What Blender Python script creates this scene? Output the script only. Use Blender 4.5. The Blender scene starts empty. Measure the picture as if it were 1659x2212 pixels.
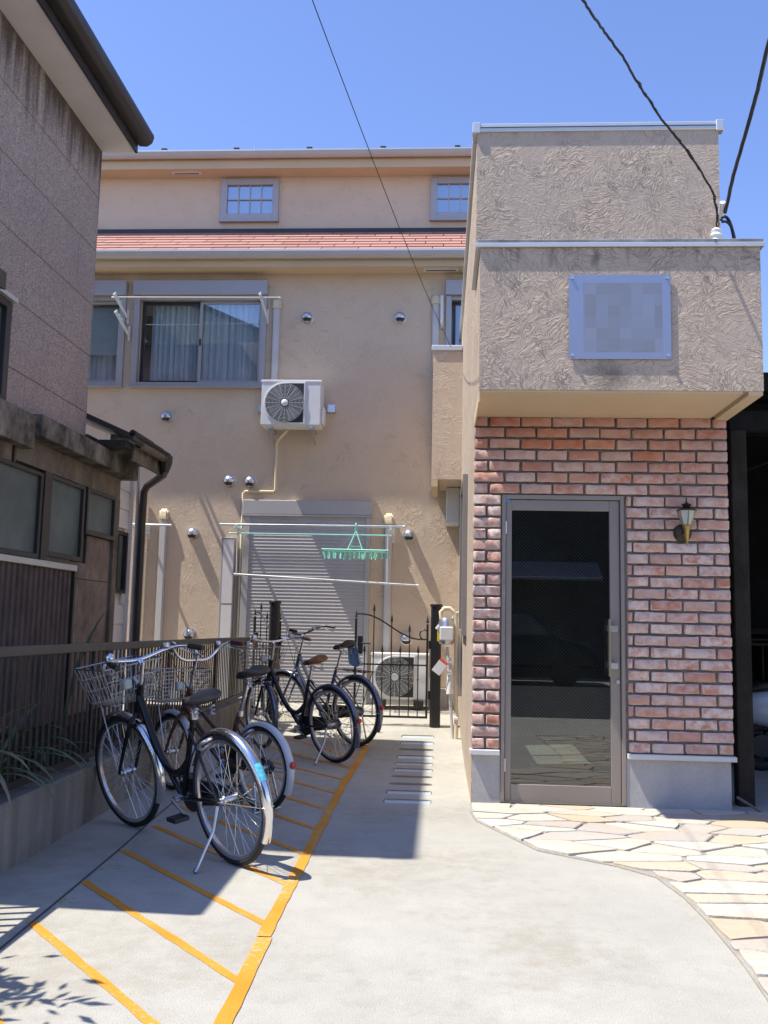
import bpy, bmesh, math, random
from mathutils import Vector, Matrix, Quaternion
random.seed(7)
S = bpy.context.scene
COL = S.collection
rad = math.radians

# ------------------------------------------------------------------ camera, sky, sun, exposure
cd = bpy.data.cameras.new('camera'); cam = bpy.data.objects.new('camera', cd); COL.objects.link(cam); S.camera = cam
cd.sensor_fit = 'VERTICAL'; cd.sensor_height = 36; cd.lens = 36 * 2000 / 2212; cd.clip_start = .05; cd.clip_end = 1500
Yc = Vector((120.5, -239, -2000)).normalized()          # the lot's depth axis as the lens sees it
up = Vector((math.sin(rad(.8)), math.cos(rad(.8)), 0)); Zc = (up - Yc * up.dot(Yc)).normalized(); Xc = Yc.cross(Zc)
cam.matrix_world = Matrix.Translation((0, 0, 1.25)) @ Matrix((Xc, Yc, Zc)).to_4x4()

SUN = Vector((.47, .13, -1)).normalized()              # the way the sunlight travels
W = bpy.data.worlds.new('World'); S.world = W; W.use_nodes = True
nt = W.node_tree; bg = nt.nodes['Background']; sky = nt.nodes.new('ShaderNodeTexSky')
sky.sky_type = 'NISHITA'; sky.sun_disc = False
sky.sun_elevation = math.asin(-SUN.z); sky.sun_rotation = math.atan2(-SUN.x, -SUN.y)
sky.altitude = 0; sky.air_density = 1.0; sky.dust_density = .3; sky.ozone_density = 3.0
wb = nt.nodes.new('ShaderNodeMix'); wb.data_type = 'RGBA'; wb.blend_type = 'MULTIPLY'; wb.inputs[0].default_value = 1; wb.inputs[7].default_value = (.93, .925, 1.15, 1)   # cool daylight balance
nt.links.new(sky.outputs[0], wb.inputs[6]); nt.links.new(wb.outputs[2], bg.inputs[0]); bg.inputs[1].default_value = .145
sl = bpy.data.lights.new('sun', 'SUN'); sl.energy = 4.8; sl.angle = rad(.53); sl.color = (1, .95, .86)
so = bpy.data.objects.new('sun', sl); COL.objects.link(so); so.rotation_euler = SUN.to_track_quat('-Z', 'Y').to_euler(); so.location = (-8, -2, 18)
S.view_settings.view_transform = 'Standard'; S.view_settings.look = 'None'; S.view_settings.gamma = 1
S.view_settings.use_curve_mapping = False; S.view_settings.exposure = .64
S.render.engine = 'CYCLES'
S.render.resolution_x, S.render.resolution_y = 768, 1024

# ------------------------------------------------------------------ mesh helpers
class MB:
    def __init__(s): s.v = []; s.f = []; s.m = None
    def add(s, vs, fs):
        b = len(s.v)
        for p in vs:
            p = Vector(p); s.v.append(s.m @ p if s.m else p)
        s.f += [tuple(b + i for i in q) for q in fs]; return s
    def box(s, x0, x1, y0, y1, z0, z1):
        return s.add([(x0,y0,z0),(x1,y0,z0),(x1,y1,z0),(x0,y1,z0),(x0,y0,z1),(x1,y0,z1),(x1,y1,z1),(x0,y1,z1)],
                     [(0,3,2,1),(4,5,6,7),(0,1,5,4),(1,2,6,5),(2,3,7,6),(3,0,4,7)])
    def quad(s, a, b, c, d): return s.add([a,b,c,d], [(0,1,2,3)])
    def prism(s, poly, ax, a, b):
        n = len(poly)
        g = {'x': lambda p, t: (t, p[0], p[1]), 'y': lambda p, t: (p[0], t, p[1]), 'z': lambda p, t: (p[0], p[1], t)}[ax]
        return s.add([g(p, a) for p in poly] + [g(p, b) for p in poly],
                     [tuple(range(n))[::-1], tuple(range(n, 2*n))] + [(i, (i+1) % n, n + (i+1) % n, n + i) for i in range(n)])
    def tube(s, pts, r, n=8, closed=False, caps=True, flat=None):
        P = [Vector(p) for p in pts]; N = len(P); R = r if isinstance(r, (list, tuple)) else [r] * N
        T = []
        for i in range(N):
            if closed: t = P[(i+1) % N] - P[i-1]
            else: t = P[min(i+1, N-1)] - P[max(i-1, 0)]
            T.append(t.normalized() if t.length > 1e-9 else Vector((0,0,1)))
        u = T[0].orthogonal().normalized(); vs = []
        for i in range(N):
            if i:
                q = T[i-1].rotation_difference(T[i]); u = (q @ u); u = (u - T[i] * u.dot(T[i])).normalized()
            w = T[i].cross(u)
            for k in range(n):
                a = 2 * math.pi * k / n
                vs.append(P[i] + (u * math.cos(a) + w * math.sin(a) * (flat or 1)) * R[i])
        fs = []
        for i in range(N if closed else N-1):
            j = (i+1) % N
            for k in range(n):
                l = (k+1) % n; fs.append((i*n+k, i*n+l, j*n+l, j*n+k))
        if not closed and caps: fs += [tuple(range(n))[::-1], tuple((N-1)*n + k for k in range(n))]
        return s.add(vs, fs)
    def cyl(s, a, b, r, n=12, r2=None): return s.tube([a, b], [r, r if r2 is None else r2], n)
    def lathe(s, prof, n=20, M=None, a0=0, a1=2*math.pi):
        full = abs(a1 - a0 - 2*math.pi) < 1e-6; cnt = n if full else n + 1; vs = []
        for (r, z) in prof:
            for k in range(cnt):
                a = a0 + (a1 - a0) * k / n; p = Vector((r * math.cos(a), r * math.sin(a), z)); vs.append(M @ p if M else p)
        fs = []
        for i in range(len(prof)-1):
            for k in range(n):
                l = (k+1) % cnt; fs.append((i*cnt+k, i*cnt+l, (i+1)*cnt+l, (i+1)*cnt+k))
        return s.add(vs, fs)
    def ring(s, c, R, r, axis='y', n=48, m=6, a0=0, a1=2*math.pi):
        full = abs(a1 - a0 - 2*math.pi) < 1e-6; k = n if full else n + 1; c = Vector(c)
        e = {'y': (Vector((1,0,0)), Vector((0,0,1))), 'x': (Vector((0,1,0)), Vector((0,0,1))), 'z': (Vector((1,0,0)), Vector((0,1,0)))}[axis]
        return s.tube([c + e[0]*R*math.cos(a0+(a1-a0)*i/n) + e[1]*R*math.sin(a0+(a1-a0)*i/n) for i in range(k)], r, m, closed=full)

def link(o, parent):
    COL.objects.link(o); o.parent = parent; return o
ORG = {}
def org(p):
    while p is not None:
        if p.name in ORG: return ORG[p.name]
        p = p.parent
    return Vector((0,0,0))
def thing(name, label, cat, loc=(0,0,0), group=None, local=False):
    o = bpy.data.objects.new(name, None); COL.objects.link(o); o.location = loc; o.empty_display_size = .2
    o['label'] = label; o['category'] = cat
    if group: o['group'] = group
    ORG[o.name] = Vector((0,0,0)) if local else Vector(loc)
    return o
def mesh(mb, name, mat, o3=Vector((0,0,0)), bevel=0, smooth=None, seg=1):
    me = bpy.data.meshes.new(name); me.from_pydata([tuple(v - o3) for v in mb.v], [], mb.f); 
    bm = bmesh.new(); bm.from_mesh(me)
    bmesh.ops.recalc_face_normals(bm, faces=bm.faces)
    if bevel: bmesh.ops.bevel(bm, geom=[e for e in bm.edges if len(e.link_faces) == 2 and e.calc_face_angle(0) > .5], offset=bevel, segments=seg, affect='EDGES', clamp_overlap=True)
    bm.to_mesh(me); bm.free()
    if smooth:
        me.polygons.foreach_set('use_smooth', [True] * len(me.polygons)); me.set_sharp_from_angle(angle=rad(smooth))
    if mat: me.materials.append(mat)
    me.update(); return me
def part(mb, name, mat, parent=None, bevel=0, smooth=None, label=None, kind=None, seg=1):
    o = bpy.data.objects.new(name, mesh(mb, name, mat, org(parent), bevel, smooth, seg)); link(o, parent)
    if label: o['label'] = label
    if kind: o['kind'] = kind
    return o
def solo(mb, name, mat, label, cat, group=None, bevel=0, smooth=None):       # a thing that is one mesh
    o = part(mb, name, mat, None, bevel, smooth, label); o['category'] = cat
    if group: o['group'] = group
    return o
def inst(me, name, parent, loc, rot=None, scale=None):
    o = bpy.data.objects.new(name, me); link(o, parent); o.location = Vector(loc) - org(parent)
    if rot: o.rotation_euler = rot
    if scale: o.scale = scale
    return o
def holes(x0, x1, z0, z1, hs, ax, d0, d1):
    """a wall slab with rectangular openings; ax 'y' = the slab faces y, d0/d1 its two faces"""
    xs = sorted({x0, x1, *[h[0] for h in hs], *[h[1] for h in hs]}); zs = sorted({z0, z1, *[h[2] for h in hs], *[h[3] for h in hs]})
    xs = [x for x in xs if x0 <= x <= x1]; zs = [z for z in zs if z0 <= z <= z1]
    solid = lambda i, j: 0 <= i < len(xs)-1 and 0 <= j < len(zs)-1 and not any(h[0] <= (xs[i]+xs[i+1])/2 <= h[1] and h[2] <= (zs[j]+zs[j+1])/2 <= h[3] for h in hs)
    m = MB(); P = (lambda a, d, z: (a, d, z)) if ax == 'y' else (lambda a, d, z: (d, a, z))
    for i in range(len(xs)-1):
        for j in range(len(zs)-1):
            if not solid(i, j): continue
            a, b, c, e = xs[i], xs[i+1], zs[j], zs[j+1]
            for d in (d0, d1): m.quad(P(a,d,c), P(b,d,c), P(b,d,e), P(a,d,e))
            if not solid(i-1, j): m.quad(P(a,d0,c), P(a,d1,c), P(a,d1,e), P(a,d0,e))
            if not solid(i+1, j): m.quad(P(b,d0,c), P(b,d1,c), P(b,d1,e), P(b,d0,e))
            if not solid(i, j-1): m.quad(P(a,d0,c), P(b,d0,c), P(b,d1,c), P(a,d1,c))
            if not solid(i, j+1): m.quad(P(a,d0,e), P(b,d0,e), P(b,d1,e), P(a,d1,e))
    return m

# ------------------------------------------------------------------ materials
class N:
    def __init__(s, name):
        s.mat = bpy.data.materials.new(name); s.mat.use_nodes = True; s.t = s.mat.node_tree; s.n = s.t.nodes
        s.p = s.n['Principled BSDF']; s.out = s.n['Material Output']
    def __call__(s, kind, props=None, **ins):
        nd = s.n.new('ShaderNode' + kind)
        for k, v in (props or {}).items(): setattr(nd, k, v)
        for k, v in ins.items():
            key = int(k[1:]) if k[0] == 'i' and k[1:].isdigit() else k.replace('_', ' ')
            s.set(nd.inputs[key], v)
        return nd
    def set(s, sock, v):
        if isinstance(v, bpy.types.NodeSocket): s.t.links.new(v, sock)
        elif isinstance(v, (tuple, list)) and len(v) == 3 and sock.type == 'RGBA': sock.default_value = (*v, 1)
        else: sock.default_value = v
    def pos(s): return s('NewGeometry').outputs['Position']
    def obj(s): return s('TexCoord').outputs['Object']
    def gen(s): return s('TexCoord').outputs['Generated']
    def rnd(s): return s('ObjectInfo').outputs['Random']
    def noise(s, co, sc, det=3, rough=.55, dist=0): return s('TexNoise', None, Vector=co, Scale=sc, Detail=det, Roughness=rough, Distortion=dist).outputs['Fac']
    def ramp(s, fac, *stops):
        r = s('ValToRGB', None, Fac=fac).outputs[0]; cr = r.node.color_ramp
        while len(cr.elements) < len(stops): cr.elements.new(.5)
        for e, (p, c) in zip(cr.elements, stops): e.position = p; e.color = (*c, 1) if not isinstance(c, (int, float)) else (c, c, c, 1)
        return r
    def mix(s, fac, a, b, mode='MIX'):
        m = s('Mix', {'data_type': 'RGBA', 'blend_type': mode}); s.set(m.inputs[0], fac); s.set(m.inputs[6], a); s.set(m.inputs[7], b); return m.outputs[2]
    def math(s, op, a, b=0., c=None):
        m = s('Math', {'operation': op}); s.set(m.inputs[0], a); s.set(m.inputs[1], b)
        if c is not None: s.set(m.inputs[2], c)
        return m.outputs[0]
    def vm(s, op, a, b=None, scale=None):
        m = s('VectorMath', {'operation': op}); s.set(m.inputs[0], a)
        if b is not None: s.set(m.inputs[1], b)
        if scale is not None: s.set(m.inputs[3], scale)
        return m.outputs[0]
    def mapv(s, co, scale): return s('Mapping', None, Vector=co, Scale=scale).outputs[0]
    def xyz(s, co): return s('SeparateXYZ', None, Vector=co).outputs
    def bump(s, h, dist=.01, st=1.): 
        b = s('Bump', None, Height=h, Distance=dist, Strength=st); s.set(s.p.inputs['Normal'], b.outputs[0]); return b
    def fin(s, col=None, rough=.7, metal=0., spec=.5):
        if col is not None: s.set(s.p.inputs['Base Color'], col)
        s.set(s.p.inputs['Roughness'], rough); s.p.inputs['Metallic'].default_value = metal; s.p.inputs['Specular IOR Level'].default_value = spec
        return s.mat
def simple(name, c, rough=.5, metal=0, var=.12, sc=6., bump=0, bsc=60, spec=.5, rv=.1):
    k = N(name); co = k.obj(); f = k.noise(co, sc, 4)
    col = k.mix(k.ramp(f, (.3, 0), (.7, 1)), tuple(x*(1-var) for x in c), tuple(min(1, x*(1+var)) for x in c))
    r = k.math('ADD', rough - rv/2, k.math('MULTIPLY', k.noise(co, sc*3, 2), rv))
    if bump: k.bump(k.noise(co, bsc, 3), bump)
    return k.fin(col, r, metal, spec)
def stucco(name, c, depth=.014, vary=1., drip=False):
    """trowelled plaster: short curved strokes whose direction turns from patch to patch"""
    k = N(name); co = k.pos(); nor = k('NewGeometry').outputs['True Normal']
    wob = k('TexNoise', None, Vector=co, Scale=7., Detail=2.).outputs['Color']
    w = k.vm('ADD', co, k.vm('SCALE', k.vm('SUBTRACT', wob, (.5,.5,.5)), scale=.16))
    hs = []
    for sc, off in ((4.6, 0.), (6.6, 3.7)):
        v = k('TexVoronoi', None, Vector=k.vm('ADD', w, (off, off*.7, off*.3)), Scale=sc)
        ang = k.math('MULTIPLY', k.xyz(v.outputs['Color'])[0], 6.28)
        rot = k('VectorRotate', {'rotation_type': 'AXIS_ANGLE'}, Vector=k.vm('ADD', w, (off, off, off)), Axis=nor, Angle=ang).outputs[0]
        n1 = k.noise(k.mapv(rot, (6.5, 6.5, 50)), 1.0, 2., .5, .3)
        ridge = k.ramp(n1, (.46, 0), (.53, .2), (.585, 1), (.66, .45), (.8, .15))
        fade = k.ramp(v.outputs['Distance'], (.05, 1), (.62, .3))
        hs.append(k.math('MULTIPLY', ridge, fade))
    h = k.math('MAXIMUM', *hs); gate = k.ramp(k.noise(co, 2.6, 2), (.36, .25), (.60, 1))
    h = k.math('ADD', k.math('MULTIPLY', h, gate), k.math('MULTIPLY', k.noise(co, 60, 3), .12))
    k.bump(h, depth)
    big = k.noise(co, .9, 5); col = k.mix(k.ramp(big, (.3, 0), (.72, 1)), tuple(x*(1-.06*vary) for x in c), tuple(min(1, x*(1+.05*vary)) for x in c))
    col = k.mix(k.math('MULTIPLY', h, .12), col, tuple(min(1, x*1.2) for x in c))
    st = k.noise(k.mapv(co, (5, 5, .5)), 1.3, 4); col = k.mix(k.ramp(st, (.62, 0), (.95, .20*vary)), col, tuple(x*.6 for x in c))
    if drip:                                                                  # soot runs under the coping joints and one smudge under the sign
        z = k.xyz(co)[2]; zm = k('MapRange', None, Value=z, i1=3.42, i2=3.74, i3=-.16, i4=.16).outputs[0]
        d = k.ramp(k.math('ADD', k.noise(k.mapv(co, (9, 1, .8)), 1.5, 5, .65), zm), (.64, 0), (.86, .65)); col = k.mix(d, col, (.12, .10, .085))
        for px_, pz_, r_ in ((1.005, 3.66, .10), (1.10, 2.87, .17)):
            ds = k('VectorMath', {'operation': 'DISTANCE'}, i0=k.mapv(co, (2.2 if r_ < .15 else 1, 0, 1)), i1=(px_*(2.2 if r_ < .15 else 1), 0, pz_)).outputs['Value']
            col = k.mix(k.ramp(k.math('ADD', ds, k.math('MULTIPLY', k.math('SUBTRACT', k.noise(co, 14, 5, .7), .5), .28)), (.02, .62), (r_, 0)), col, (.09, .08, .07))
    return k.fin(col, .85, 0, .2)
def concrete(name, c, mott=.22, sc=1.1, streak=0, bump=.003, stain=0):
    k = N(name); co = k.pos()
    a = k.noise(co, sc, 9, .68); b = k.noise(co, sc*7, 7, .7); d = k.noise(co, 150, 3, .7); g = k.noise(co, 420, 1)
    col = k.mix(k.ramp(a, (.3, 0), (.7, 1)), tuple(x*(1-mott) for x in c), tuple(min(1, x*(1+mott*.5)) for x in c))
    col = k.mix(k.ramp(b, (.42, .0), (.70, .34)), col, tuple(x*.70 for x in c))
    col = k.mix(k.ramp(d, (.36, .40), (.52, 0)), col, tuple(x*.55 for x in c))
    col = k.mix(k.ramp(g, (.30, .5), (.42, 0)), col, tuple(x*.45 for x in c))
    if stain:
        e = k.math('ADD', k.math('MULTIPLY', k.noise(co, .75, 3), .55), k.math('MULTIPLY', k.noise(co, 9, 8, .75), .45)); col = k.mix(k.ramp(e, (.49, 0), (.60, stain)), col, tuple(x*y for x, y in zip(c, (.66, .62, .54))))
        v = k('TexVoronoi', {'feature': 'F1'}, Vector=co, Scale=3.1).outputs['Distance']; col = k.mix(k.ramp(k.math('ADD', v, k.math('MULTIPLY', b, .03)), (.020, stain), (.034, 0)), col, tuple(x*.35 for x in c))
    if streak:
        s_ = k.noise(k.mapv(co, (6, 6, .6)), 1.2, 5); col = k.mix(k.ramp(s_, (.42, 0), (.72, streak)), col, tuple(x*.35 for x in c))
    k.bump(k.math('ADD', d, k.math('MULTIPLY', b, .6)), bump)
    return k.fin(col, .88, 0, .2)
def glassy(name, tint=(.9,.95,.95), ior=1.5, rough=0., base=.0):
    k = N(name); t = k('BsdfTransparent', None, Color=tint); g = k('BsdfGlossy', None, Color=(1,1,1), Roughness=rough)
    bf = k('NewGeometry').outputs['Backfacing']; e_ = k.math('ADD', ior, k.math('MULTIPLY', bf, 1/ior - ior))
    f = k('Fresnel', None, IOR=e_).outputs[0]
    f = k.math('ADD', f, base)
    m = k('MixShader', None, i0=f, i1=t.outputs[0], i2=g.outputs[0]); k.t.links.new(m.outputs[0], k.out.inputs[0]); return k.mat

TAN = (.50, .405, .315)
mStucco = stucco('stucco_tan', TAN)
mStuccoBox = stucco('stucco_canopy', TAN, .014, 1., True)
mStuccoFac = stucco('stucco_facade', (.64, .51, .375), .0055, .2)
mSoffit = simple('soffit_cream', (.60, .455, .29), .8, var=.05, sc=2)
mConc = concrete('concrete_ground', (.455, .435, .38), .14, .9, 0, .004, .55)
mLid = mConc
mCurb = concrete('concrete_curb', (.34, .31, .265), .3, 1.6, .7, .004)
mPlinth = concrete('concrete_plinth', (.49, .47, .45), .12, 1.5, .12, .0015)
mAsph = concrete('asphalt', (.06, .06, .063), .3, 2)
mSoil = concrete('soil', (.05, .04, .03), .4, 3, 0, .02)
mJoint = simple('joint_dark', (.07, .065, .06), .9)
mGrout = concrete('paving_grout', (.37, .35, .305), .2, 5)
mBlack = simple('black_metal', (.012, .012, .013), .38, 0, .2, 8)
mFence = simple('fence_bronze', (.018, .017, .017), .5, 0, .3, 3)
mFenceCap = simple('fence_cap', (.085, .08, .068), .5, .2, .15, 2)
mChrome = simple('chrome', (.75, .76, .78), .18, 1, .06, 8, rv=.12)
mSteel = simple('steel_brushed', (.62, .63, .65), .34, 1, .08, 6)
mAlu = simple('aluminium_pale', (.62, .63, .62), .42, .55, .05, 3)
mGalv = simple('galvanised', (.55, .66, .74), .45, .25, .2, 60)
mWinFrame = simple('window_frame', (.40, .385, .385), .45, .3, .04, 2)
mShutter = simple('shutter_grey', (.44, .42, .41), .5, .1, .05, 2)
mDoor = simple('door_frame_taupe', (.30, .265, .235), .4, .35, .05, 2)
mWhite = simple('white_plastic', (.72, .72, .70), .4, 0, .04, 4)
mCream = simple('cream_plastic', (.70, .60, .40), .5, 0, .06, 4)
mPipe = simple('pipe_grey', (.56, .54, .52), .5, 0, .06, 3)
mGreen = simple('mint_plastic', (.30, .72, .58), .4, 0, .08, 10)
mRubber = simple('rubber', (.018, .018, .019), .7, 0, .2, 20)
mRedRef = simple('red_reflector', (.50, .02, .02), .2, 0, .1, 20)
mPod = simple('black_plastic', (.02, .02, .021), .5, 0, .2, 10)
mGutter = simple('gutter_beige', (.46, .41, .36), .4, 0, .04, 2)
mDkBrown = simple('dark_brown_metal', (.035, .030, .028), .4, .0, .2, 3)
mPipeDk = simple('downpipe_brown', (.032, .026, .023), .35, 0, .2, 3)
mSiding = simple('siding_pale', (.74, .70, .67), .6, 0, .06, 2)
mRoom = simple('room_dark', (.06, .055, .05), .9)
mRoomFloor = simple('lobby_floor', (.42, .38, .30), .5, var=.12, sc=4)
mCurtain = simple('curtain', (.78, .82, .84), .9, 0, .05, 3)
mGlassWin = glassy('window_glass', (.86, .91, .93), 1.5, 0, .13)
mGlassAttic = glassy('attic_glass', (.75, .82, .9), 1.5, 0, .30)
mGlassDoor = glassy('door_glass', (.62, .65, .63), 1.5, 0, .055)
mWire = simple('wire_mesh', (.60, .61, .58), .35, .3)
mBrass = simple('brass', (.40, .28, .09), .4, .75, .25, 20)
mBronze = simple('bronze_dark', (.05, .042, .03), .45, .5, .4, 20)
mMilk = simple('frosted_glass', (.42, .46, .43), .3, 0, .08, 10)
mBlue = simple('sticker_blue', (.03, .30, .75), .4)
mTag = simple('paper_tag', (.75, .75, .73), .7)
mTagRed = simple('tag_red', (.75, .10, .05), .6)
mYellow = simple('valve_yellow', (.75, .55, .02), .4)
mCable = simple('cable_black', (.02, .02, .022), .6)
mSnow = simple('roof_black', (.02, .02, .022), .6)

def mk_brick():
    k = N('old_brick'); r = k.rnd(); g = k.gen(); co = k.vm('ADD', k.obj(), k.vm('SCALE', (3.1, 7.7, 5.3), scale=k.math('MULTIPLY', r, 9.)))
    base = k.ramp(r, (.0, (.52, .17, .08)), (.2, (.47, .20, .13)), (.4, (.50, .29, .22)), (.55, (.56, .22, .11)), (.7, (.52, .33, .27)), (.85, (.44, .15, .09)), (1, (.55, .39, .33)))
    n1 = k.noise(co, 28, 5, .65); n2 = k.noise(co, 9, 4, .6)
    base = k.mix(k.ramp(n1, (.3, .0), (.7, .55)), base, (.30, .11, .075))
    x, y, z = k.xyz(g)
    e = k.math('MINIMUM', k.math('MULTIPLY', k.math('MINIMUM', x, k.math('SUBTRACT', 1, x)), 3.2), k.math('MINIMUM', z, k.math('SUBTRACT', 1, z)))
    e = k.math('ADD', e, k.math('MULTIPLY', k.math('SUBTRACT', n2, .5), .5))
    edge = k.ramp(e, (.02, .85), (.16, .0))
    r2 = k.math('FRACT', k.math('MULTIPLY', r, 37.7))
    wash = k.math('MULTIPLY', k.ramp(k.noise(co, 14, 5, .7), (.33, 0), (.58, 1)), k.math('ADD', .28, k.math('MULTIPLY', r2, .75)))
    wz = k('MapRange', None, Value=k.xyz(k.pos())[2], i1=2.05, i2=2.55, i3=1., i4=.45).outputs[0]      # lime bloom: thinner towards the top courses
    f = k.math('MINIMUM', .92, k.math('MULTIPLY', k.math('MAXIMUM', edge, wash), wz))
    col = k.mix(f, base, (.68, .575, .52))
    k.bump(k.math('ADD', k.math('MULTIPLY', n1, .9), n2), .008)
    return k.fin(col, 1., 0, .04)
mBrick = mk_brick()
mMortar = concrete('mortar_dark', (.24, .21, .19), .3, 6)
def mk_panel():
    k = N('house_panel'); co = k.pos(); r = k.rnd(); z = k.xyz(co)[2]
    sp = k.noise(co, 95, 2, .6); big = k.noise(co, 1.2, 5)
    col = k.mix(k.ramp(sp, (.36, 0), (.62, 1)), (.22, .175, .155), (.54, .44, .385))
    col = k.mix(k.ramp(big, (.35, 0), (.7, .4)), col, (.29, .235, .205))
    drip = k.noise(k.mapv(co, (7, 7, .8)), 1.1, 5, .6)
    top = k('MapRange', None, Value=z, i1=4.7, i2=6.0, i3=-.35, i4=.35).outputs[0]       # soot streaks that run down from the eave
    d = k.ramp(k.math('ADD', drip, top), (.55, 0), (.80, .85)); col = k.mix(d, col, (.055, .045, .035))
    k.bump(sp, .006); return k.fin(col, .9, 0, .15)
mPanel = mk_panel()
def mk_rust(name, c, dk, th=.5):
    k = N(name); co = k.pos(); a = k.noise(co, 5, 6, .65); b = k.noise(k.mapv(co, (5, 3.2, 2.2)), 1, 6, .7)
    col = k.mix(k.ramp(a, (.35, 0), (.7, 1)), c, tuple(x*.6 for x in c)); col = k.mix(k.ramp(b, (th-.08, 0), (th+.15, .9)), col, dk)
    k.bump(k.noise(co, 60, 3), .004); return k.fin(col, .9, 0, .15)
mPanelLow = mk_rust('house_panel_low', (.31, .245, .205), (.12, .095, .08), .58)
mLedge = mk_rust('ledge_soot', (.30, .26, .21), (.045, .04, .035), .46)
mTrimBrown = mk_rust('trim_brown', (.23, .195, .155), (.085, .07, .055), .52)
mCorr = mk_rust('corrugated_brown', (.16, .12, .105), (.085, .065, .055), .57)
mFrost = simple('frosted_pane', (.085, .115, .112), .35, 0, .35, 2.5, bump=.002, bsc=120)
def mk_orange():
    k = N('paint_orange'); co = k.pos(); a = k.noise(co, 38, 8, .78); b = k.noise(co, 2.2, 5); d = k.noise(co, 210, 2)
    col = k.mix(k.ramp(b, (.3, 0), (.7, 1)), (.62, .235, .02), (.70, .32, .04)); col = k.mix(k.ramp(d, (.32, .35), (.5, 0)), col, (.42, .22, .05))
    f = k.math('ADD', a, k.math('MULTIPLY', k.math('SUBTRACT', b, .5), .5)); col = k.mix(k.ramp(f, (.58, 0), (.64, .85)), col, (.44, .40, .33))
    k.bump(k.math('ADD', d, a), .003); return k.fin(col, .8, 0, .25)
mOrange = mk_orange()
def mk_faded():
    k = N('paint_faded'); co = k.pos(); a = k.noise(k.mapv(co, (40, 40, 40)), 1, 4, .7)
    k.set(k.p.inputs['Alpha'], k.ramp(a, (.48, 0), (.62, .55))); return k.fin((.55, .45, .06), .8)
mFaded = mk_faded()
def mk_stone():
    k = N('flagstone'); r = k.rnd(); co = k.pos()
    c = k.ramp(r, (0, (.50, .47, .41)), (.18, (.43, .41, .37)), (.34, (.49, .43, .335)), (.44, (.52, .50, .45)), (.62, (.42, .385, .345)), (.74, (.48, .395, .285)), (.82, (.51, .49, .43)))
    k.n.active = c.node; c.node.color_ramp.interpolation = 'CONSTANT'
    a = k.noise(k.mapv(co, (2, 7, 2)), 1.4, 6, .6, .8); b = k.noise(co, 40, 3)
    c = k.mix(k.ramp(a, (.45, 0), (.75, .55)), c, (.55, .36, .17)); c = k.mix(k.ramp(b, (.3, .25), (.6, 0)), c, (.36, .32, .27))
    k.bump(k.math('ADD', a, k.math('MULTIPLY', b, .3)), .016); return k.fin(c, .85, 0, .2)
mStone = mk_stone()
def mk_shingle():
    k = N('shingle'); r = k.rnd(); co = k.pos(); c = k.ramp(r, (0, (.43, .235, .19)), (.5, (.47, .27, .22)), (1, (.38, .195, .16)))
    n_ = k.noise(co, 70, 3); c = k.mix(k.ramp(n_, (.3, .35), (.65, 0)), c, (.22, .08, .06)); return k.fin(c, .85, 0, .2)
mShingle = mk_shingle()
def mk_sign():
    k = N('sign_metal'); co = k.obj(); x, y, z = k.xyz(co)
    q = k('TexWhiteNoise', {'noise_dimensions': '3D'}, Vector=k('VectorMath', {'operation': 'SNAP'}, i0=co, i1=(.0755, 1., .0755)).outputs[0]).outputs['Value']
    inx = k.math('MULTIPLY', k.math('LESS_THAN', k.math('ABSOLUTE', k.math('SUBTRACT', x, .02)), .255), k.math('LESS_THAN', k.math('ABSOLUTE', k.math('ADD', z, .005)), .235))
    f = k.math('MULTIPLY', inx, k.math('ADD', .25, k.math('MULTIPLY', q, .55)))
    col = k.mix(f, (.40, .42, .49), (.30, .29, .28)); r = k.math('ADD', .36, k.math('MULTIPLY', inx, .12)); return k.fin(col, r, .75)
mSign = mk_sign()
def leafmat(name, c):
    k = N(name); co = k.obj(); n_ = k.noise(co, 9, 3); col = k.mix(n_, tuple(x*.6 for x in c), tuple(x*1.3 for x in c)); return k.fin(col, .5, 0, .4)
mLeaf = leafmat('strap_leaf', (.075, .115, .055)); mLeafDry = leafmat('dry_leaf', (.20, .17, .10)); mLeaf2 = leafmat('tree_leaf', (.05, .10, .03))
mBark = simple('bark', (.10, .075, .05), .9, 0, .3, 12, bump=.01, bsc=30)

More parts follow.
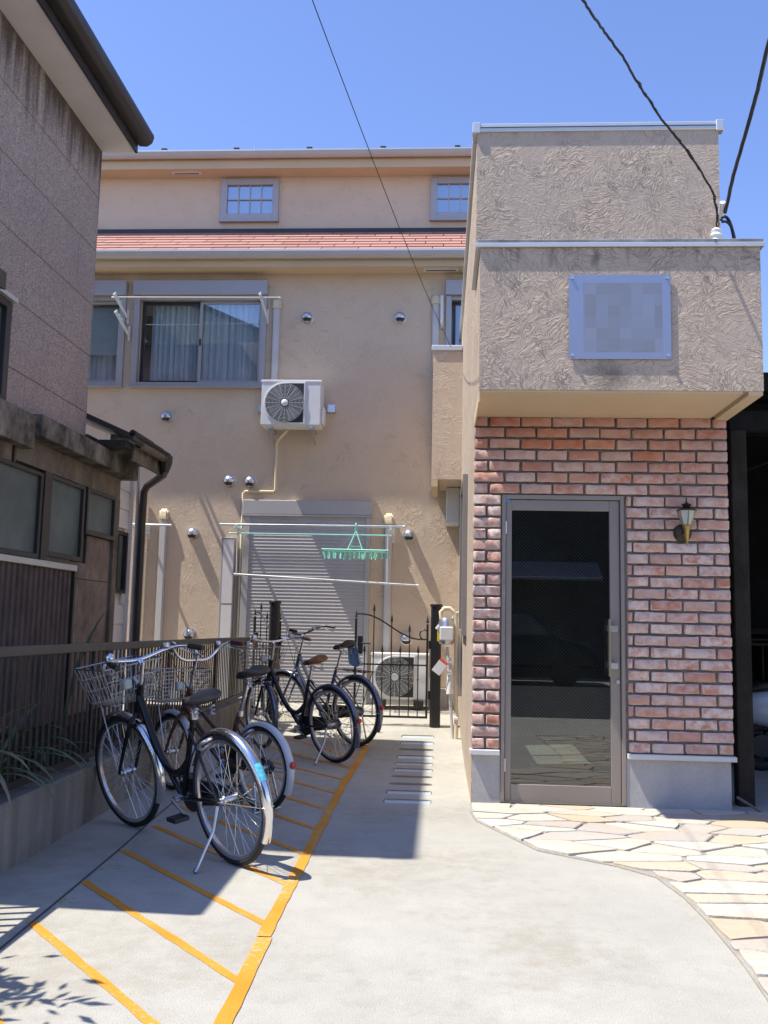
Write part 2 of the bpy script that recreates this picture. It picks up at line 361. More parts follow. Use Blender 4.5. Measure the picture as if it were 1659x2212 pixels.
# ------------------------------------------------------------------ ground
G0, GY, GZ = 8.618, 12.0, .2
def gz(y): return 0 if y < G0 else min(GZ, (y - G0) * GZ / (GY - G0))
DX0, DX1, DY0, DP, DN = -.425, .005, 6.53, .348, 10
ys = [-400, DY0, G0, DY0 + DP*DN, GY, 500]; xs = [-450, DX0, DX1, 450]
m = MB()
for i in range(3):
    for j in range(5):
        if i == 1 and j in (1, 2): continue
        a, b, c, d = xs[i], xs[i+1], ys[j], ys[j+1]; m.quad((a,c,gz(c)), (b,c,gz(c)), (b,d,gz(d)), (a,d,gz(d)))
ground = part(m, 'ground', mConc, None, kind='structure')
for i in range(DN):                                                           # drain lids, each with its slot
    y0, y1 = DY0 + DP*i + .002, DY0 + DP*(i+1) - .002; yc = y0 + .165; bm = bmesh.new()
    outer = [(DX0, y0 - .002), (DX1, y0 - .002), (DX1, y1 + .002), (DX0, y1 + .002)]; thin = i in (2, 3, 7); hw = .05 if thin else .08; rr = .035; xa, xb = -.38 + rr, -.04 - rr
    inner = [(cxx + rr*math.cos(rad(a0 + 22.5*t)), cyy + rr*math.sin(rad(a0 + 22.5*t))) for cxx, cyy, a0 in ((xb, yc - hw + rr, -90), (xb, yc + hw - rr, 0), (xa, yc + hw - rr, 90), (xa, yc - hw + rr, 180)) for t in range(5)]
    es = []; loops = []
    for lp in (outer, inner):
        vs = [bm.verts.new((x, y, gz(y))) for x, y in lp]; loops.append(vs)
        es += [bm.edges.new((vs[q], vs[(q+1) % len(vs)])) for q in range(len(vs))]
    bmesh.ops.triangle_fill(bm, use_beauty=True, edges=es)
    for vs in loops:
        lo = [bm.verts.new((v.co.x, v.co.y, v.co.z - .05)) for v in vs]
        for q in range(len(vs)): bm.faces.new((vs[q], vs[(q+1) % len(vs)], lo[(q+1) % len(vs)], lo[q]))
    bmesh.ops.recalc_face_normals(bm, faces=bm.faces)
    me = bpy.data.meshes.new('drain_lid'); bm.to_mesh(me); bm.free(); me.materials.append(mLid)
    lid = link(bpy.data.objects.new('drain_lid', me), ground)
    mm = MB(); zz = -.022 if thin else -.010; x0_, x1_ = -.372, -.048
    if not thin:
        mm.add([(x, y, gz(y) + zz) for x, y in ((x0_, yc - hw + .004), (x1_, yc - hw + .004), (x1_, yc + hw - .012), (x0_, yc + hw - .012))], [(0, 1, 2, 3)])
        for q in range(15):
            xq = x0_ + .012 + (x1_ - x0_ - .024)*q/14; mm.add([(xq - .004 + a, y, gz(y) + zz + .004) for a, y in ((0, yc - hw + .004), (.008, yc - hw + .004), (.008, yc + hw - .014), (0, yc + hw - .014))], [(0, 1, 2, 3)])
    else: mm.add([(x, y, gz(y) + zz) for x, y in ((x0_, yc - hw + .004), (x1_, yc - hw + .004), (x1_, yc - .01), (x0_, yc - .01))], [(0, 1, 2, 3)])
    part(mm, 'slot_grille', mGalv, lid)
m = MB().box(DX0 - .02, DX1 + .02, DY0 - .02, DY0 + DP*DN + .02, -.30, -.10); part(m, 'drain_channel', mJoint, ground)
m = MB().box(-60, 60, -6.5, .6, -.05, .004); part(m, 'road', mAsph, None, kind='structure')
# saw-cut joint along the kerb-side strip
m = MB(); pts = [(-1.60, 3.0), (-1.665, 4.314), (-1.709, 5.151), (-1.756, 5.787), (-1.80, 6.6), (-1.86, 8.0)]
for (a, b), (c, d) in zip(pts, pts[1:]): m.quad((a-.005,b,.003), (a+.005,b,.003), (c+.005,d,.003), (c-.005,d,.003))
part(m, 'saw_cut', mJoint, ground)
# orange bay lines
def stripe(a, b, w, z=.004, jag=.0032, n=14):
    a, b = Vector((*a, 0)), Vector((*b, 0)); t = (b - a).normalized(); s_ = Vector((-t.y, t.x, 0)); m = MB(); L = []
    for i in range(n+1):
        p = a.lerp(b, i/n); L.append((p + s_*(w/2 + random.uniform(-jag, jag)), p - s_*(w/2 + random.uniform(-jag, jag))))
    for (p, q), (r, u) in zip(L, L[1:]): m.quad(*[(v.x, v.y, gz(v.y) + z) for v in (p, q, u, r)])
    return m
part(stripe((-.60, 1.0), (-.672, 3.79), .057, n=34), 'painted_line', mOrange, ground)
part(stripe((-.680, 3.80), (-.722, 7.3), .057, n=40), 'painted_line', mOrange, ground)
part(stripe((-.722, 7.302), (-.70, 9.6), .057, n=30), 'painted_line', mOrange, ground)
for i in range(-2, 11):
    y = 2.745 + .59*i; x = -.655 - .0125*(y - 2.2)
    xe = -1.655 - .014*max(i, 0); part(stripe((x, y), (xe, y + 1.13*(x - xe)), .040, z=.0022, n=16), 'painted_line', mOrange, ground)
for i in range(5):
    x, y = -1.60 - .02*i, 4.13 + .56*i; mm = MB()
    for a, b, c, d in ((-.05,.0,-.04,-.03), (-.05,.05,.05,.065), (.0,.05,-.01,.005), (-.05,-.03,-.04,.06)): mm.quad((x+a,y+c,.0035), (x+b,y+c,.0035), (x+b,y+d,.0035), (x+a,y+d,.0035))
    part(mm, 'painted_number', mFaded, ground)

# crazy paving in front of the entrance
arc = [(.226,6.66),(.215,6.40),(.245,6.10),(.43,5.68),(.56,5.37),(.94,5.09),(1.10,4.90),(1.15,4.55),(1.16,4.20),(1.15,3.72),(1.125,3.37),(1.10,2.6)]
region = arc + [(3.6,2.6),(3.6,6.66)]
def clip(poly, p, nrm):
    out = []
    for i in range(len(poly)):
        a, b = poly[i], poly[(i+1) % len(poly)]; da = (a[0]-p[0])*nrm[0] + (a[1]-p[1])*nrm[1]; db = (b[0]-p[0])*nrm[0] + (b[1]-p[1])*nrm[1]
        if da <= 0: out.append(a)
        if da * db < 0: t = da/(da-db); out.append((a[0]+(b[0]-a[0])*t, a[1]+(b[1]-a[1])*t))
    return out
def arc_x(y):
    for (x0, y0), (x1, y1) in zip(arc, arc[1:]):
        if y1 <= y <= y0: return x0 + (x1-x0)*(y-y0)/(y1-y0)
    return 1.1
paving = part(MB().prism(region, 'z', .0, .006), 'paving', mGrout, None, kind='structure')
rs = random.Random(21); seeds = []
for t in range(6000):
    x, y = rs.uniform(.2, 3.7), rs.uniform(2.5, 6.75)
    if x < arc_x(y) + .06: continue
    if all(((x-a)/.40)**2 + ((y-b)/.21)**2 > rs.choice((.30, .7, 1.25)) for a, b in seeds): seeds.append((x, y))
for sx, sy in seeds:
    cell = [(sx-1,sy-.8),(sx+1,sy-.8),(sx+1,sy+.8),(sx-1,sy+.8)]
    for a, b in seeds:
        if (a, b) == (sx, sy): continue
        wj = 1 + .25*math.sin(37*(a+sx) + 53*(b+sy)); dx, dy = (a-sx)/.160, (b-sy)/.0441*wj; cell = clip(cell, ((a+sx)/2, (b+sy)/2), (dx, dy))
        if len(cell) < 3: break
    # keep to the paved region
    for p, nn in (((.226, 0), (-1, 0)), ((3.6, 0), (1, 0)), ((0, 6.655), (0, 1)), ((0, 2.6), (0, -1))): cell = clip(cell, p, nn) if len(cell) > 2 else cell
    for (x0, y0), (x1, y1) in zip(arc[1:], arc[2:]):
        if len(cell) > 2 and (min(q[1] for q in cell) < y0 and max(q[1] for q in cell) > y1):
            d = (x1-x0, y1-y0); nn = (d[1], -d[0]); L = math.hypot(*nn); nn = (nn[0]/L, nn[1]/L)
            if (sx-x0)*nn[0] + (sy-y0)*nn[1] < 0 : cell = clip(cell, (x0, y0), nn)
    if len(cell) < 3: continue
    cx, cy = sum(p[0] for p in cell)/len(cell), sum(p[1] for p in cell)/len(cell)
    # inset, wobble and round the corners
    ins = []; n = len(cell)
    area = sum(cell[i][0]*cell[(i+1)%n][1] - cell[(i+1)%n][0]*cell[i][1] for i in range(n))/2
    if abs(area) < .008: continue
    if area < 0: cell.reverse()
    g = .007; shr = cell[:]
    for i in range(n):
        a, b = cell[i], cell[(i+1)%n]; d = (b[0]-a[0], b[1]-a[1]); L = math.hypot(*d)
        if L < 1e-5: continue
        nn = (d[1]/L, -d[0]/L); shr = clip(shr, (a[0]-nn[0]*g, a[1]-nn[1]*g), nn)
        if len(shr) < 3: break
    if len(shr) < 3: continue
    n = len(shr); pl = []
    for i in range(n):
        a, b = Vector(shr[i]), Vector(shr[(i+1)%n]); L = (b-a).length; c_ = min(.012, L*.25)
        k_ = max(2, int(L/.09))
        for q in range(k_+1):
            t = (c_ + (L-2*c_)*q/k_)/L if L > 1e-5 else 0; p = a.lerp(b, t); nn = Vector(((b-a).y, -(b-a).x)).normalized()
            p = p - nn*rs.uniform(0, .009) ; pl.append((p.x, p.y))
    h = .016 + rs.uniform(0, .006)
    part(MB().prism(pl, 'z', .002, h), 'stone', mStone, paving, bevel=.006)

# ------------------------------------------------------------------ apartment building behind the lot
FY = 12.0
apt = thing('apartment_building', 'tan stucco apartment building with red shingle eave and attic windows', 'building', (-1.5, FY, .1))
WINS = [(-4.13, -2.46, 4.38, 5.56), (-6.1, -4.40, 4.38, 5.56), (.10, 1.3, 4.30, 5.56)]
part(holes(-7.5, 3.6, -.1, 5.91, WINS, 'y', FY, FY + .15), 'wall', mStuccoFac, apt)
ATT = [(-3.29, -2.52, 7.16, 7.70), (-.17, .60, 7.16, 7.70)]
part(holes(-7.5, 3.6, 5.9, 7.82, ATT, 'y', 13.0, 13.12), 'attic_wall', mStuccoFac, apt)
part(MB().box(-7.5, 3.6, 14.2, 18.5, -.1, 7.8), 'back_block', mStuccoFac, apt)
for x0, x1, z0, z1 in WINS: part(holes(x0-.5, x1+.5, z0-.5, z1+.3, [], 'y', 13.6, 13.7), 'room', mRoom, apt)
for x0, x1, z0, z1 in ATT: part(MB().box(x0-.3, x1+.3, 13.9, 14.0, z0-.3, z1+.3), 'room', mRoom, apt)
part(MB().box(-7.5, 3.6, FY + .16, 14.3, 3.95, 4.02), 'room_floor', mRoom, apt)
# lower eave
part(MB().box(-7.6, 3.7, 11.72, FY - .002, 5.905, 5.93), 'soffit', mSoffit, apt)
part(MB().box(-7.6, 3.7, 11.70, 11.72, 5.895, 6.03), 'fascia', mSoffit, apt)
def gutter(y, z, x0, x1, mat, parent, name='gutter', r=.062):
    pr = [(y-2*r, z), (y-2*r+.006, z-.02)] + [(y - r - r*math.cos(a)*.92, z - .02 - r*1.25*math.sin(a)) for a in (math.pi*t/8 for t in range(1, 8))] + [(y, z-.02), (y, z)]
    m = MB().prism(pr, 'x', x0, x1); return part(m, name, mat, parent, smooth=50)
gl = gutter(11.70, 6.075, -7.6, 3.7, mGutter, apt)
part(MB().box(-7.6, 3.7, 11.575, 11.588, 6.06, 6.085), 'gutter_lip', mAlu, gl)
# shingle roof between the two eaves: rows of shingles on a deck
RY0, RZ0, RY1, RZ1 = 11.62, 6.085, 13.0, 6.935
deck = part(MB().prism([(RY0, RZ0-.03), (RY1, RZ1-.03), (RY1, RZ1-.10), (RY0, RZ0-.09)], 'x', -7.6, 3.7), 'roof', mSnow, apt)
sl_a = math.atan2(RZ1-RZ0, RY1-RY0); sl_l = math.hypot(RZ1-RZ0, RY1-RY0); rows = 7; ex = sl_l/rows; sw = .49
shm = MB(); shm.box(-sw/2+.006, sw/2-.006, -.01, ex + .03, 0, .024); shme = mesh(shm, 'shingle', mShingle)
for r in range(rows):
    for c in range(21):
        x = -5.9 + c*sw + (r % 2)*sw*.5 + (.1 if r % 3 == 0 else 0); t = r*ex/sl_l
        if x > 3.45: continue
        o = inst(shme, 'shingle', deck, (x, RY0 + (RY1-RY0)*t, RZ0 - .016 + (RZ1-RZ0)*t + .004), (sl_a - .055, 0, 0))
part(MB().box(-7.5, 3.6, 12.955, 12.999, 6.88, 6.975), 'flashing', mDkBrown, apt)
# upper eave
part(MB().box(-7.6, 3.7, 12.72, 12.998, 7.795, 7.82), 'soffit', mSoffit, apt)
part(MB().box(-7.6, 3.7, 12.70, 12.72, 7.785, 7.93), 'fascia', mSoffit, apt)
gl = gutter(12.70, 8.005, -7.6, 3.7, mGutter, apt); part(MB().box(-7.6, 3.7, 12.575, 12.588, 7.99, 8.012), 'gutter_lip', mAlu, gl)
rf = part(MB().prism([(12.62, 8.02), (15.5, 8.75), (18.6, 8.0), (18.6, 7.9), (12.66, 7.94)], 'x', -7.7, 3.8), 'roof', mSnow, apt)
for i in range(9): part(MB().box(-6.3 + i*1.07, -6.22 + i*1.07, 12.60, 12.66, 8.0, 8.055), 'snow_guard', mSnow, rf)
part(MB().cyl((-3.0, 13.6, 8.2), (-3.0, 13.6, 8.62), .012, 6), 'lightning_rod', mSteel, rf)
for x0, x1, y, z in ((-4.05, -3.62, 12.80, 7.790), (-.28, .18, 11.80, 5.901)): 
    lv = part(MB().box(x0, x1, y, y + .07, z - .012, z + .01), 'eave_vent', mWhite, apt); part(MB().box(x0+.03, x1-.03, y + .022, y + .046, z - .016, z - .0125), 'vent_slot', mPod, lv)

def glass_pane(x0, x1, y, z0, z1, mat, parent): return part(MB().box(x0, x1, y, y + .006, z0, z1), 'pane', mat, parent)
def curtain(x0, x1, y, z0, z1, parent, ph=0):
    m = MB(); n = 60; P = []
    for i in range(n+1):
        x = x0 + (x1-x0)*i/n; P.append((x, y + .03*math.sin(i*.95 + ph) + .018*math.sin(i*2.3 + ph*2)))
    for a, b in zip(P, P[1:]): m.quad((*a, z0), (*b, z0), (*b, z1), (*a, z1))
    return part(m, 'curtain', mCurtain, parent, smooth=80)
def slider(x0, x1, z0, z1, cut=None):
    w = part(MB(), 'window', None, apt); y = FY
    fr = MB().box(x0-.075, x0, y-.07, y+.02, z0-.05, z1+.02).box(x1, x1+.075, y-.07, y+.02, z0-.05, z1+.02).box(x0, x1, y-.06, y+.02, z0-.05, z0).box(x0, x1, y-.045, y+.02, z1-.03, z1+.02)
    part(fr, 'frame', mWinFrame, w, bevel=.004)
    part(MB().box(x0-.085, x1+.085, y-.115, y-.002, z1+.022, z1+.225), 'shutter_box', mWinFrame, w, bevel=.008)
    part(MB().box(x0-.09, x1+.09, y-.085, y-.002, z0-.075, z0-.052), 'sill', mWinFrame, w, bevel=.003)
    mid = (x0 + x1)/2
    for a, b, yy, mt in ((x0+.015, mid+.02, y+.055, mDkBrown), (mid-.02, x1, y+.02, mWinFrame)):
        s_ = MB().box(a, a+.04, yy, yy+.03, z0, z1-.03).box(b-.04, b, yy, yy+.03, z0, z1-.03).box(a+.04, b-.04, yy, yy+.03, z0, z0+.05).box(a+.04, b-.04, yy, yy+.03, z1-.07, z1-.03)
        part(s_, 'sash', mt if yy > y+.03 else mWinFrame, w, bevel=.003); glass_pane(a+.04, b-.04, yy+.012, z0+.05, z1-.07, mGlassWin, w)
    part(MB().box(mid-.012, mid+.012, y+.008, y+.02, (z0+z1)/2-.06, (z0+z1)/2+.03), 'lock', mPod, w)
    return w
for i, (x0, x1, z0, z1) in enumerate(WINS):
    w = slider(x0, x1, z0, z1)
    if i == 0: curtain(x0+.12, x0+.80, FY+.16, z0, z1, w); curtain(x0+.84, x1, FY+.12, z0, z1, w, 2)
    elif i == 1:
        curtain(x0+.6, x1, FY+.28, z0, z1, w, 1); bl = MB()
        for q in range(26): bl.box(x1-.8, x1-.01, FY+.13, FY+.15, z1-.1-q*.026, z1-.085-q*.026)
        part(bl, 'blind', mCurtain, w)
    else: curtain(x0, x1, FY+.3, z0, z1, w)
for x0, x1, z0, z1 in ATT:                                                     # attic windows: 4 x 2 panes
    w = part(MB(), 'window', None, apt); y = 13.0
    part(MB().box(x0-.05, x0+.045, y-.05, y+.03, z0-.05, z1+.05).box(x1-.045, x1+.05, y-.05, y+.03, z0-.05, z1+.05).box(x0+.045, x1-.045, y-.05, y+.03, z1-.04, z1+.05).box(x0+.045, x1-.045, y-.05, y+.03, z0-.05, z0+.05), 'frame', mWinFrame, w, bevel=.004)
    part(MB().box(x0-.06, x1+.06, y-.075, y-.002, z0-.08, z0-.052), 'sill', mWinFrame, w)
    gx0, gx1, g0, g1 = x0+.045, x1-.045, z0+.05, z1-.04; pw = (gx1-gx0)/4; ph = (g1-g0)/2
    for a in range(4):
        for b in range(2): part(MB().box(gx0+pw*a, gx0+pw*(a+1), y-.012, y-.006, g0+ph*b, g0+ph*(b+1)), 'pane', mGlassAttic, w)
    mu = MB()
    for a in range(1, 4): mu.box(gx0+pw*a-.008, gx0+pw*a+.008, y-.030, y-.013, g0, g1)
    mu.box(gx0, gx1, y-.032, y-.0125, g0+ph-.008, g0+ph+.008); part(mu, 'muntin', mWinFrame, w)
    part(MB().box(x0-.1, x1+.1, y+.10, y+.115, z0-.1, z1+.1), 'curtain', mCurtain, w)

def vent_hood(x, z, r=.072):
    M = Matrix.Translation((x, FY, z)) @ Matrix.Rotation(rad(90), 4, 'X')
    m = MB().lathe([(r*1.12, 0), (r*1.12, .012), (r, .014), (r*.99, .055)] + [(r*math.cos(a), .055 + r*.85*math.sin(a)) for a in (math.pi/2*t/6 for t in range(1, 6))] + [(.001, .055 + r*.85)], 24, M)
    o = part(m, 'vent_hood', mSteel, apt, smooth=60)
    s_ = MB(); G = []
    for a in range(5):
        el = rad(-18 - 40*a/4)
        for b in range(9):
            az = rad(-58 + 116*b/8); G.append((x + 1.02*r*math.cos(el)*math.sin(az), FY - .055 - .88*r*math.cos(el)*math.cos(az), z + 1.02*r*math.sin(el)))
    s_.add(G, [(a*9+b, a*9+b+1, (a+1)*9+b+1, (a+1)*9+b) for a in range(4) for b in range(8)])
    part(s_, 'mouth', mPod, o, smooth=80)
for x, z in ((-1.832,5.283),(-.583,5.284),(-3.687,3.907),(-2.802,3.05),(-2.522,3.041),(-3.261,2.346),(-.413,2.366),(-3.249,1.03),(-.424,1.034)): vent_hood(x, z)
def duct(x, zt, zb, r=.045, cap=True):                                        # flat refrigerant duct with a cream wall cap
    d = part(MB().box(x-r, x+r, FY-.06, FY-.001, zb, zt-.16), 'pipe_duct', mPipe, apt, bevel=.012, smooth=40, seg=2)
    if cap: part(MB().prism([(FY-.001, zt), (FY-.05, zt-.02), (FY-.075, zt-.07), (FY-.07, zt-.17), (FY-.001, zt-.17)], 'x', x-r-.012, x+r+.012), 'duct_cap', mCream, d, bevel=.02, smooth=60, seg=2)
duct(-2.25, 5.56, 4.33); duct(-.11, 5.62, 4.55); duct(-3.66, 2.68, .1); duct(-.68, 2.66, .75)
part(MB().cyl((-3.93, FY-.06, .1), (-3.93, FY-.06, 2.82), .045, 10), 'rain_pipe', mPipe, apt, smooth=40)
# condensate pipe from the wall AC to the shutter edge
part(MB().tube([(-2.02, FY-.22, 3.70), (-2.08, FY-.15, 3.66), (-2.18, FY-.07, 3.58), (-2.185, FY-.04, 3.5), (-2.185, FY-.04, 2.94), (-2.21, FY-.04, 2.915), (-2.58, FY-.04, 2.915), (-2.61, FY-.04, 2.89), (-2.61, FY-.04, .25)], .018, 8), 'drain_pipe', mCream, apt, smooth=60)
# roller shutter
sx0, sx1 = -2.50, -.975
sh = part(MB().box(-2.60, -.905, FY-.085, FY-.001, 2.615, 2.80), 'roller_shutter', mShutter, apt, bevel=.006)
part(MB().box(-2.60, -.905, FY-.090, FY-.02, 2.59, 2.612), 'box_lip', mShutter, sh)
for a, b in ((-2.585, sx0), (sx1, -.915)): part(MB().box(a, b, FY-.075, FY-.001, .2, 2.589), 'guide_rail', mShutter, sh, bevel=.004)
slm = MB().prism([(0, 0), (-.0050, .0015), (-.0060, .004), (-.0032, .014), (-.0014, .026), (0, .0432), (.004, .0432), (.004, 0)], 'x', sx0, sx1); slme = mesh(slm, 'slat', mShutter)
for i in range(54): inst(slme, 'slat', sh, (0, FY - .055, .215 + .044*i))
# shutter pocket left of the shutter
pk = part(MB().box(-2.86, -2.685, FY-.09, FY-.001, .15, 2.30), 'shutter_pocket', mWinFrame, apt, bevel=.006)
part(MB().box(-2.83, -2.695, FY-.10, FY-.0905, .2, 1.42), 'pocket_panel', mSiding, pk); part(MB().box(-2.83, -2.695, FY-.10, FY-.0905, 1.44, 2.27), 'pocket_panel', mSiding, pk)
part(MB().box(-7.5, .23, FY-.03, FY-.002, .1, .36), 'foundation', mPlinth, apt)

# balcony box against the tower
bal = part(MB().box(-.125, .234, 11.0, 11.998, 2.96, 4.54), 'balcony', mStuccoFac, apt)
part(MB().box(-.145, .233, 10.98, 12, 4.542, 4.61), 'coping', mAlu, bal, bevel=.008); part(MB().box(-.125, -.05, 11.0, 11.95, 2.87, 2.958), 'drip_edge', mSoffit, bal)
part(MB().box(.06, .233, 11.62, 11.99, 2.49, 2.985-.03), 'meter_box', mWhite, apt, bevel=.012)
part(MB().tube([(-.03, FY-.02, 5.15), (-.03, FY-.13, 5.2), (-.03, FY-.13, 5.55), (-.03, FY-.02, 5.58)], .022, 8), 'pole_bracket', mWhite, apt, smooth=50)

# ------------------------------------------------------------------ entrance tower
TX0, TX1, TY = .235, 2.05, 6.72
tow = thing('entrance_tower', 'tan stucco entrance tower with brick ground floor and overhanging canopy box', 'building', (1.14, TY, 0))
SW = (8.25, 9.40, 1.14, 2.58)
part(holes(TY + .001, FY, 0, 2.765, [SW], 'x', TX0, TX0 + .12), 'side_wall', mStucco, tow)
part(MB().box(TX0, TX0 + .12, 6.871, FY - .001, 2.766, 4.995), 'side_wall', mStucco, tow)
part(MB().box(TX1 - .12, TX1, 6.871, FY, 0, 4.995), 'side_wall', mStucco, tow)
part(MB().box(TX0, TX1, 6.75, 6.87, 2.772, 4.995), 'upper_wall', mStucco, tow)
part(MB().box(TX0 + .121, TX1 - .121, 6.88, FY, 4.80, 4.9).box(TX0 + .121, TX1 - .121, 6.88, FY, 2.70, 2.80), 'floor_slab', mRoom, tow)
part(MB().box(TX0 + .121, TX1 - .121, 9.9, 10.0, .02, 2.69), 'lobby_wall', simple('lobby_wall', (.16, .14, .12), .8), tow)
part(MB().box(TX0 + .121, TX1 - .121, TY + .02, 9.9, .005, .025), 'lobby_floor', mRoomFloor, tow)
for z0, z1, y in ((4.995, 5.06, 6.734),):
    cp = part(MB().box(TX0 - .03, TX1 + .03, y - .0, 6.90, z0, z1), 'coping', mAlu, tow, bevel=.006)
    part(MB().box(TX0 - .03, TX0 + .13, 6.902, FY, z0, z1).box(TX1 - .13, TX1 + .03, 6.902, FY, z0, z1), 'coping_side', mAlu, cp)
    for x in (TX0 - .036, TX1 - .02): part(MB().box(x, x + .06, y - .008, 6.80, z0 - .012, z1 + .008), 'coping_cap', mAlu, cp, bevel=.005)
    part(MB().box(TX0 - .02, TX1 + .02, y - .003, y - .0005, z0 + .028, z0 + .034), 'coping_joint', mDkBrown, cp)
# canopy box
BY = 5.95
cb = part(MB().box(TX0, TX1 + .008, BY, 6.7495, 2.772, 3.735), 'canopy_box', mStuccoBox, tow)
cc = part(MB().box(TX0 - .03, TX1 + .035, BY - .022, 6.748, 3.737, 3.765), 'coping', mAlu, cb, bevel=.004)
part(MB().box(TX0 - .022, TX1 + .027, BY - .016, 6.747, 3.766, 3.79), 'coping_top', simple('coping_dirty', (.25, .25, .25), .6, .3, .4, 8), cc, bevel=.004)
part(MB().box(TX0 + .01, TX1 - .12, BY + .01, 6.742, 2.757, 2.7715), 'soffit', mSoffit, cb)
part(MB().box(TX1 - .085, TX1 + .004, BY + .006, 6.76, 2.745, 2.7714), 'soffit_trim', mSoffit, cb)
part(MB().box(TX0 - .002, TX0 + .008, BY + .006, 6.742, 2.69, 2.7714), 'drip_edge', mSoffit, cb)
# brick face
DXa, DXb, DZt = .437, 1.315, 2.19
bw = part(holes(TX0 + .006, TX1 - .002, .372, 2.771, [(DXa, DXb, -1, DZt)], 'y', TY, TY + .14), 'brick_wall', mMortar, tow)
for a, b in ((TX0 + .01, DXa), (DXb, TX1 - .02)): part(MB().box(a, b, TY - .004, TY + .14, 0, .334), 'plinth', mPlinth, tow)
mLedgeW = simple('ledge_white', (.58, .58, .57), .7, 0, .06, 3)
for a, b in ((TX0 - .012, DXa - .004), (DXb + .004, TX1 + .012)): part(MB().box(a, b, TY - .045, TY + .05, .335, .371), 'ledge', mLedgeW, tow, bevel=.004)
bricks = {}
rb = random.Random(5)
def brick_mesh(w, var):
    key = (round(w, 2), var)
    if key in bricks: return bricks[key]
    w = key[0]; bm = bmesh.new(); bmesh.ops.create_cube(bm, size=1)
    for v in bm.verts: v.co = Vector((v.co.x*(w-.017), v.co.y*.034, v.co.z*.0655))
    bmesh.ops.subdivide_edges(bm, edges=[e for e in bm.edges if abs((e.verts[0].co-e.verts[1].co).x) > .03], cuts=4 if w > .15 else 2, use_grid_fill=True)
    bmesh.ops.bevel(bm, geom=[e for e in bm.edges if len(e.link_faces) == 2 and e.calc_face_angle(0) > .5], offset=.0055, segments=1, affect='EDGES')
    r_ = random.Random(var*17 + int(w*1000))
    for v in bm.verts: v.co += Vector((r_.uniform(-.002,.002), r_.uniform(-.003,.003), r_.uniform(-.0022,.0022)))
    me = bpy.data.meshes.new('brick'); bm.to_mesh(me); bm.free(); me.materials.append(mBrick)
    me.polygons.foreach_set('use_smooth', [True]*len(me.polygons)); me.set_sharp_from_angle(angle=rad(48)); bricks[key] = me; return me
rows = 29; cp_ = (2.765 - .372)/rows
for r in range(rows):
    zc = 2.765 - cp_*(r + .5); x = TX0 - .008; spans = []; wfull = (TX1 + .006 - x)/8
    ed = [x] + ([x + wfull*(i+1) for i in range(8)] if r % 2 else [x + wfull*(i+.5) for i in range(8)] + [x + wfull*8])
    for a, b in zip(ed, ed[1:]):
        if zc - .03 > DZt - .01: spans.append((a, b)); continue
        if a < DXa - .03: spans.append((a, min(b, DXa - .002)))
        if b > DXb + .035: spans.append((max(a, DXb + .006), b))
    if zc - .03 <= DZt - .01:
        spans = [s_ for s_ in spans if s_[0] > 1] + ([(x, DXa-.001)] if r % 2 else [(x, x + .104), (x + .104, DXa-.001)])
    for a, b in spans:
        if b - a < .03: continue
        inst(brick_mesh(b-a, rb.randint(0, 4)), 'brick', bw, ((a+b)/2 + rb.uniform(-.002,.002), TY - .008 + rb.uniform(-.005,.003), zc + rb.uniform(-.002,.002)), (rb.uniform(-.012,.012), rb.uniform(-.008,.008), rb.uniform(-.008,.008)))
# door
dr = part(MB().box(DXa + .002, DXa + .03, TY - .012, TY + .10, .012, DZt - .004).box(DXb - .03, DXb - .002, TY - .012, TY + .10, .012, DZt - .004).box(DXa + .03, DXb - .03, TY - .012, TY + .10, DZt - .035, DZt - .004), 'door', mDoor, tow, bevel=.003)
gx0, gx1, g0, g1 = .512, 1.212, .135, 2.075
part(MB().box(DXa + .033, gx0, TY + .012, TY + .05, .018, DZt - .038).box(gx1, DXb - .033, TY + .012, TY + .05, .018, DZt - .038).box(gx0, gx1, TY + .012, TY + .05, .018, g0).box(gx0, gx1, TY + .012, TY + .05, g1, DZt - .038), 'frame', mDoor, dr, bevel=.003)
part(MB().box(gx0, gx1, TY + .028, TY + .034, g0, g1), 'pane', mGlassDoor, dr)
wm = MB(); pt = .026; H_, W_ = g1 - g0, gx1 - gx0
for sgn in (1, -1):
    k_ = -H_
    while k_ < W_:
        t0, t1 = max(0, -k_), min(H_, W_ - k_)
        if t1 > t0 + .01:
            p = (gx0 + k_ + t0, TY + .038, g0 + t0); q = (gx0 + k_ + t1, TY + .038, g0 + t1)
            if sgn < 0: p = (gx0 + gx1 - p[0], p[1], p[2]); q = (gx0 + gx1 - q[0], q[1], q[2])
            wm.tube([p, q], .0008, 3, caps=False)
        k_ += pt
part(wm, 'wire_mesh', mWire, dr, kind='stuff')
hd = part(MB().cyl((1.198, TY - .045, .90), (1.198, TY - .045, 1.30), .011, 10), 'handle', simple('handle_bar', (.30, .26, .17), .35, .7), dr, smooth=50)
for z in (.975, 1.235): part(MB().box(1.19, 1.255, TY - .052, TY + .012, z - .022, z + .022), 'handle_bracket', mSteel, hd, bevel=.004)
part(MB().cyl((1.262, TY - .002, .86), (1.262, TY + .013, .86), .014, 12), 'keyhole', mSteel, dr, smooth=50)
for z in (.22, 1.9): part(MB().cyl((DXa + .032, TY + .002, z), (DXa + .032, TY + .002, z + .09), .008, 8), 'hinge', mSteel, dr)
part(MB().cyl((.472, TY - .0005, 2.15), (.472, TY + .0115, 2.15), .02, 16), 'sticker', mBlue, dr)
